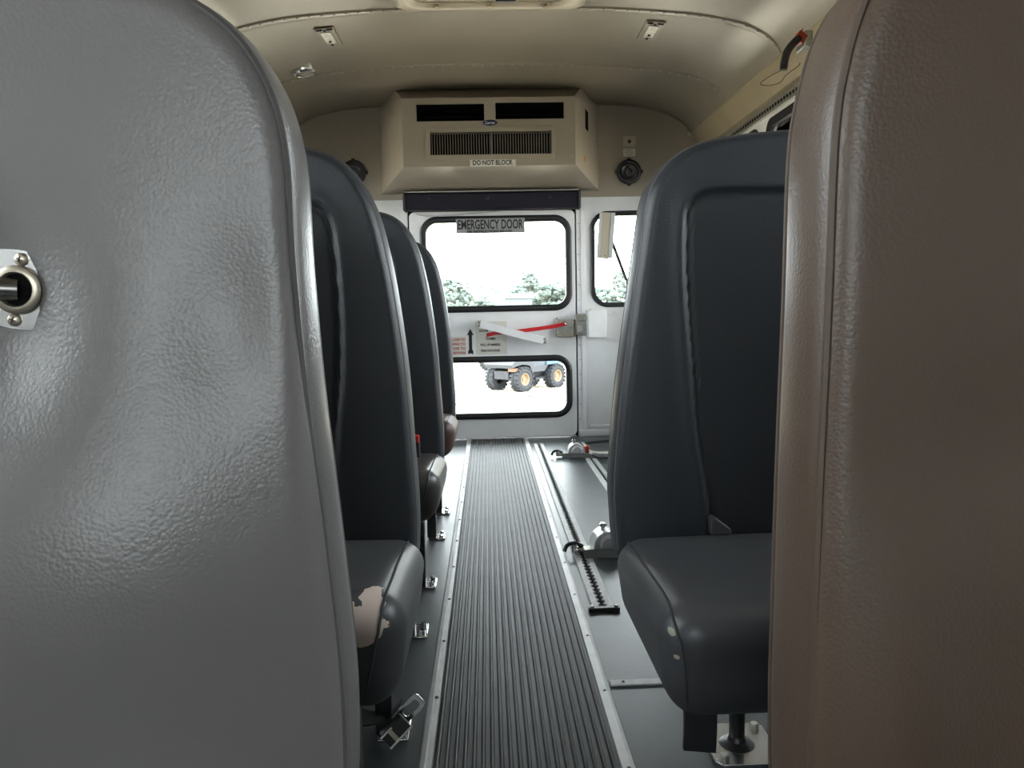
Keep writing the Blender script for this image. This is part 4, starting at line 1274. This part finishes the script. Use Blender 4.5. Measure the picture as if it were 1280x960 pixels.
# black curved grip with red cap
g = empty('ceiling_grip', (1.055, 2.60, 1.578), 'black curved rubber grip with red cap hanging from the right cove', 'grip')
bm = B(); tube(bm, catmull([(-0.006, -0.01, -0.003), (-0.030, -0.02, -0.024), (-0.052, -0.03, -0.052), (-0.062, -0.035, -0.082), (-0.066, -0.035, -0.110)], 6), 0.0125, 14)
ob('grip_body', bm, M_RUBBER, g, smooth=True)
bm = B(); box(bm, -0.016, 0.016, -0.018, 0.016, -0.015, 0.016, Matrix.Rotation(radians(35), 4, 'Y'))
box(bm, -0.012, -0.008, -0.02, 0.0, 0.012, 0.024, Matrix.Rotation(radians(35), 4, 'Y'))
o = ob('red_cap', bm, M_REDDULL, g, bevel=0.003); o['label'] = 'red cap'
bm = B(); box(bm, 0.012, 0.040, -0.015, 0.06, -0.030, 0.022)
ob('mount', bm, M_STEEL, g, bevel=0.003)
bm = B(); tube(bm, catmull([(-0.066, -0.035, -0.108), (-0.110, -0.03, -0.130), (-0.140, -0.03, -0.152), (-0.110, -0.03, -0.158), (-0.070, -0.02, -0.145), (-0.045, -0.01, -0.118), (-0.005, -0.005, -0.090), (0.003, 0.0, -0.078)], 6), 0.0016, 6)
ob('wire_loop', bm, M_WIRE, g, smooth=True)

# ------------------------------------------------------------------ outside
GZ = -0.86
bm = B()
n = 40
for i in range(1): box(bm, -150, 150, -60, 160, GZ - 0.5, GZ)
tag(ob('ground', bm, mat('sandy_ground', (0.50, 0.42, 0.31), 0.9, mottle=0.25, mscale=1.5)), 'bright sandy ground outside', 'ground', kind='structure')
# scattered clods
bm = B()
rs = random.Random(4)
for i in range(170):
    y = rs.uniform(8, 17); x = rs.uniform(-1.5, 4.0)
    r = rs.uniform(0.02, 0.05)
    if 14.0 < y < 17 and -0.4 < x < 2.2: continue
    t2 = bmesh.ops.create_icosphere(bm, subdivisions=1, radius=r, matrix=Matrix.Translation((x, y, GZ + r * 0.2)) @ Matrix.Diagonal((1.4, 1.0, 0.5, 1)))
    for v in t2['verts']: v.co += Vector((rs.uniform(-1, 1), rs.uniform(-1, 1), rs.uniform(-1, 1))) * r * 0.2
tag(ob('gravel', bm, mat('gravel_brown', (0.10, 0.08, 0.065), 0.9)), 'scattered clods of earth on the bright ground', 'gravel', kind='stuff')

# quad vehicles
def knobby_wheel(parent, x, y, z, R_, w, axis_rot):
    e = empty('wheel', (x, y, z)); e.parent = parent; e.rotation_euler = (0, 0, axis_rot)
    bm = B(); lathe(bm, [(R_ * 0.5, -w * 0.42), (R_ * 0.72, -w * 0.5), (R_ * 0.92, -w * 0.46), (R_, -w * 0.3), (R_, w * 0.3), (R_ * 0.92, w * 0.46), (R_ * 0.72, w * 0.5), (R_ * 0.5, w * 0.42)], (0, 0, 0), (0, -1, 0), 36)
    for k_ in range(18):
        a = 2 * pi * k_ / 18
        Mx = Matrix.Rotation(a, 4, 'Y')
        for sgn_, off in ((-1, 0), (1, pi / 18)):
            box(bm, -0.035 * R_ / 0.3, 0.035 * R_ / 0.3, sgn_ * w * 0.08 if sgn_ > 0 else -w * 0.52, w * 0.52 if sgn_ > 0 else -w * 0.08, R_ * 0.93, R_ * 1.06, Matrix.Rotation(a + off, 4, 'Y'))
    ob('tyre', bm, mat('knobby_tyre', (0.012, 0.014, 0.018), 0.8), e)
    bm = B(); lathe(bm, [(0, 0.30 * w), (R_ * 0.14, 0.30 * w), (R_ * 0.16, 0.2 * w), (R_ * 0.38, 0.22 * w), (R_ * 0.46, 0.44 * w), (R_ * 0.52, 0.46 * w), (R_ * 0.52, 0.36 * w)], (0, 0, 0), (0, -1, 0), 24)
    ob('rim', bm, mat('cream_rim', (0.16, 0.11, 0.065), 0.6), e)
    return e
def quad(loc, rz, lab, bodyc, sc=1.0):
    e = empty('utility_vehicle', loc, lab, 'off-road vehicle', 'off-road vehicles outside', rz)
    e.scale = (sc,) * 3
    for x, y, fl_ in ((-0.62, -0.42, 0), (0.62, -0.42, 0), (-0.62, 0.42, pi), (0.62, 0.42, pi)):
        knobby_wheel(e, x, y, 0.30, 0.29, 0.26, fl_)
    bm = B()
    box(bm, -0.9, 0.9, -0.24, 0.24, 0.30, 0.50); box(bm, -0.05, 0.35, -0.38, 0.38, 0.24, 0.30)
    tube(bm, [(-0.62, -0.42, 0.30), (-0.62, 0.42, 0.30)], 0.03); tube(bm, [(0.62, -0.42, 0.30), (0.62, 0.42, 0.30)], 0.03)
    ob('chassis', bm, mat('dark_chassis', (0.012, 0.014, 0.02), 0.6), e)
    bm = B()
    P2 = [(-1.0, 0.66), (-0.9, 0.74), (-0.3, 0.76), (-0.2, 0.62), (0.15, 0.60), (0.3, 0.80), (0.75, 0.78), (1.0, 0.64), (0.98, 0.58), (0.88, 0.63), (0.62, 0.66), (0.36, 0.62), (0.2, 0.45), (-0.25, 0.45), (-0.36, 0.62), (-0.62, 0.66), (-0.88, 0.62), (-0.98, 0.58)]
    plate(bm, P2, [], -0.46, 0.46, XZ)
    ob('body', bm, mat('vehicle_body', bodyc, 0.5), e)
    if sc < 0.82:
        bm = B(); box(bm, 0.25, 1.02, -0.49, 0.49, 0.60, 0.80); ob('cargo_box', bm, mat('blue_box', (0.035, 0.075, 0.12), 0.5), e, bevel=0.01)
    bm = B(); box(bm, -0.55, 0.02, -0.14, 0.14, 0.72, 0.84); ob('seat', bm, M_BLACK, e, bevel=0.03)
    bm = B(); tube(bm, [(0.30, 0, 0.75), (0.18, 0, 0.98)], 0.02); tube(bm, [(0.13, -0.36, 1.0), (0.2, 0, 0.98), (0.13, 0.36, 1.0)], 0.015)
    ob('handlebar', bm, M_BLACK, e)
    bm = B(); box(bm, -0.92, -0.80, -0.475, -0.25, 0.50, 0.58); ob('reflector', bm, mat('amber', (0.14, 0.06, 0.03), 0.4), e)
    return e
quad((0.77, 15.5, GZ), radians(45), 'blue quad vehicle with knobby tyres seen through the lower door window', (0.018, 0.022, 0.03), 0.80)
quad((0.62, 20.8, GZ), radians(-12), 'dark quad vehicle farther off, left of the blue one', (0.02, 0.022, 0.03), 0.85)

# trees
M_LEAF = mat('hazy_green_foliage', (0.098, 0.125, 0.110), 0.9, mottle=0.3, mscale=1.0)  # haze put into the leaf colour: lighter, less saturated green
M_BARK = mat('bark', (0.12, 0.09, 0.07), 0.9)
def tree(x, y, h, w, lab, kind, seed):
    rs = random.Random(seed)
    e = empty('tree', (x, y, GZ), lab, 'tree', 'trees beyond the yard')
    bm = B(); tube(bm, [(0, 0, 0), (0.05, 0, h * 0.4), (0, 0.05, h * 0.85)], [h * 0.03, h * 0.022, h * 0.008], 8)
    ob('trunk', bm, M_BARK, e)
    bm = B()
    nb = 110 if kind == 'bushy' else 60
    for i in range(nb):
        if kind == 'bushy':
            t = rs.uniform(0.12, 0.95); rad = w * 0.5 * sqrt(max(0.05, 1 - (2 * t - 1) ** 2))
        else:
            t = rs.uniform(0.55, 1.0); rad = w * 0.42 * (1.15 - t) / 0.6 + 0.2
        a = rs.uniform(0, 6.28); q = rad * sqrt(rs.random())
        r = w * rs.uniform(0.045, 0.09)
        c_ = Vector((q * cos(a), q * sin(a), h * t))
        g_ = bmesh.ops.create_icosphere(bm, subdivisions=2, radius=r, matrix=Matrix.Translation(c_) @ Matrix.Diagonal((1.2, 1.2, 0.75, 1)))
        for v in g_['verts']:
            v.co += Vector((rs.gauss(0, 1), rs.gauss(0, 1), rs.gauss(0, 1))) * r * 0.22
    ob('crown', bm, M_LEAF, e)
YT = 75.0
def px2x(px, Y): return (px - 608) / 960.0 * Y
specs = [(520, 352, 'bushy'), (545, 346, 'bushy'), (566, 345, 'bushy'), (584, 351, 'bushy'), (602, 353, 'bushy'), (620, 357, 'bushy'), (640, 360, 'bushy'), (663, 341, 'pine'), (650, 356, 'bushy'), (676, 357, 'bushy'), (692, 356, 'bushy'), (708, 352, 'bushy'), (735, 362, 'bushy'), (752, 363, 'bushy'), (775, 344, 'pine'), (790, 352, 'bushy'), (490, 350, 'bushy'), (476, 348, 'bushy')]
desc = ['bushy tree at the far left edge of the door window', 'bushy pale tree near the left edge of the door window', 'tallest bushy tree in the left of the door window', 'bushy tree left of the window centre', 'low bushy tree below the emergency sign', 'low bushy tree right of the sign centre', 'low bushy tree beside the shed', 'tall pine standing above the tree line in the door window',
        'bushy tree at the foot of the tall pine, left side', 'bushy tree at the foot of the tall pine, right side', 'low bushy tree toward the right of the door window', 'bushy tree at the right edge of the door window', 'low bushy tree at the left of the right rear window', 'low bushy tree in the middle of the right rear window', 'taller sparse tree in the right rear window', 'bushy tree near the seat edge in the right rear window', 'bushy tree behind the left seats', 'bushy tree farthest left behind the seats']
for i, (px, py, kd) in enumerate(specs):
    Y = 62.0 + (i % 5) * 11
    h = (390 - py) / 960.0 * Y + EYE - GZ
    tree(px2x(px, Y), Y, h, (3.8 if kd == 'bushy' else 3.4), desc[i], kd, 30 + i)
sh = empty('shed', (1.85, 54, GZ), 'long pale blue shed in front of the distant trees', 'shed')
boxo('walls', mat('pale_blue_sheet', (0.10, 0.125, 0.14), 0.6), sh, -1.2, 1.3, -1, 1, 0, 2.5)
bm = B()
P2 = [(-1.35, 2.45), (1.45, 2.45), (1.3, 2.8), (-1.2, 2.8)]
plate(bm, P2, [], -1.2, 1.2, XZ)
ob('roof', bm, mat('grey_roof', (0.11, 0.12, 0.13), 0.6), sh)
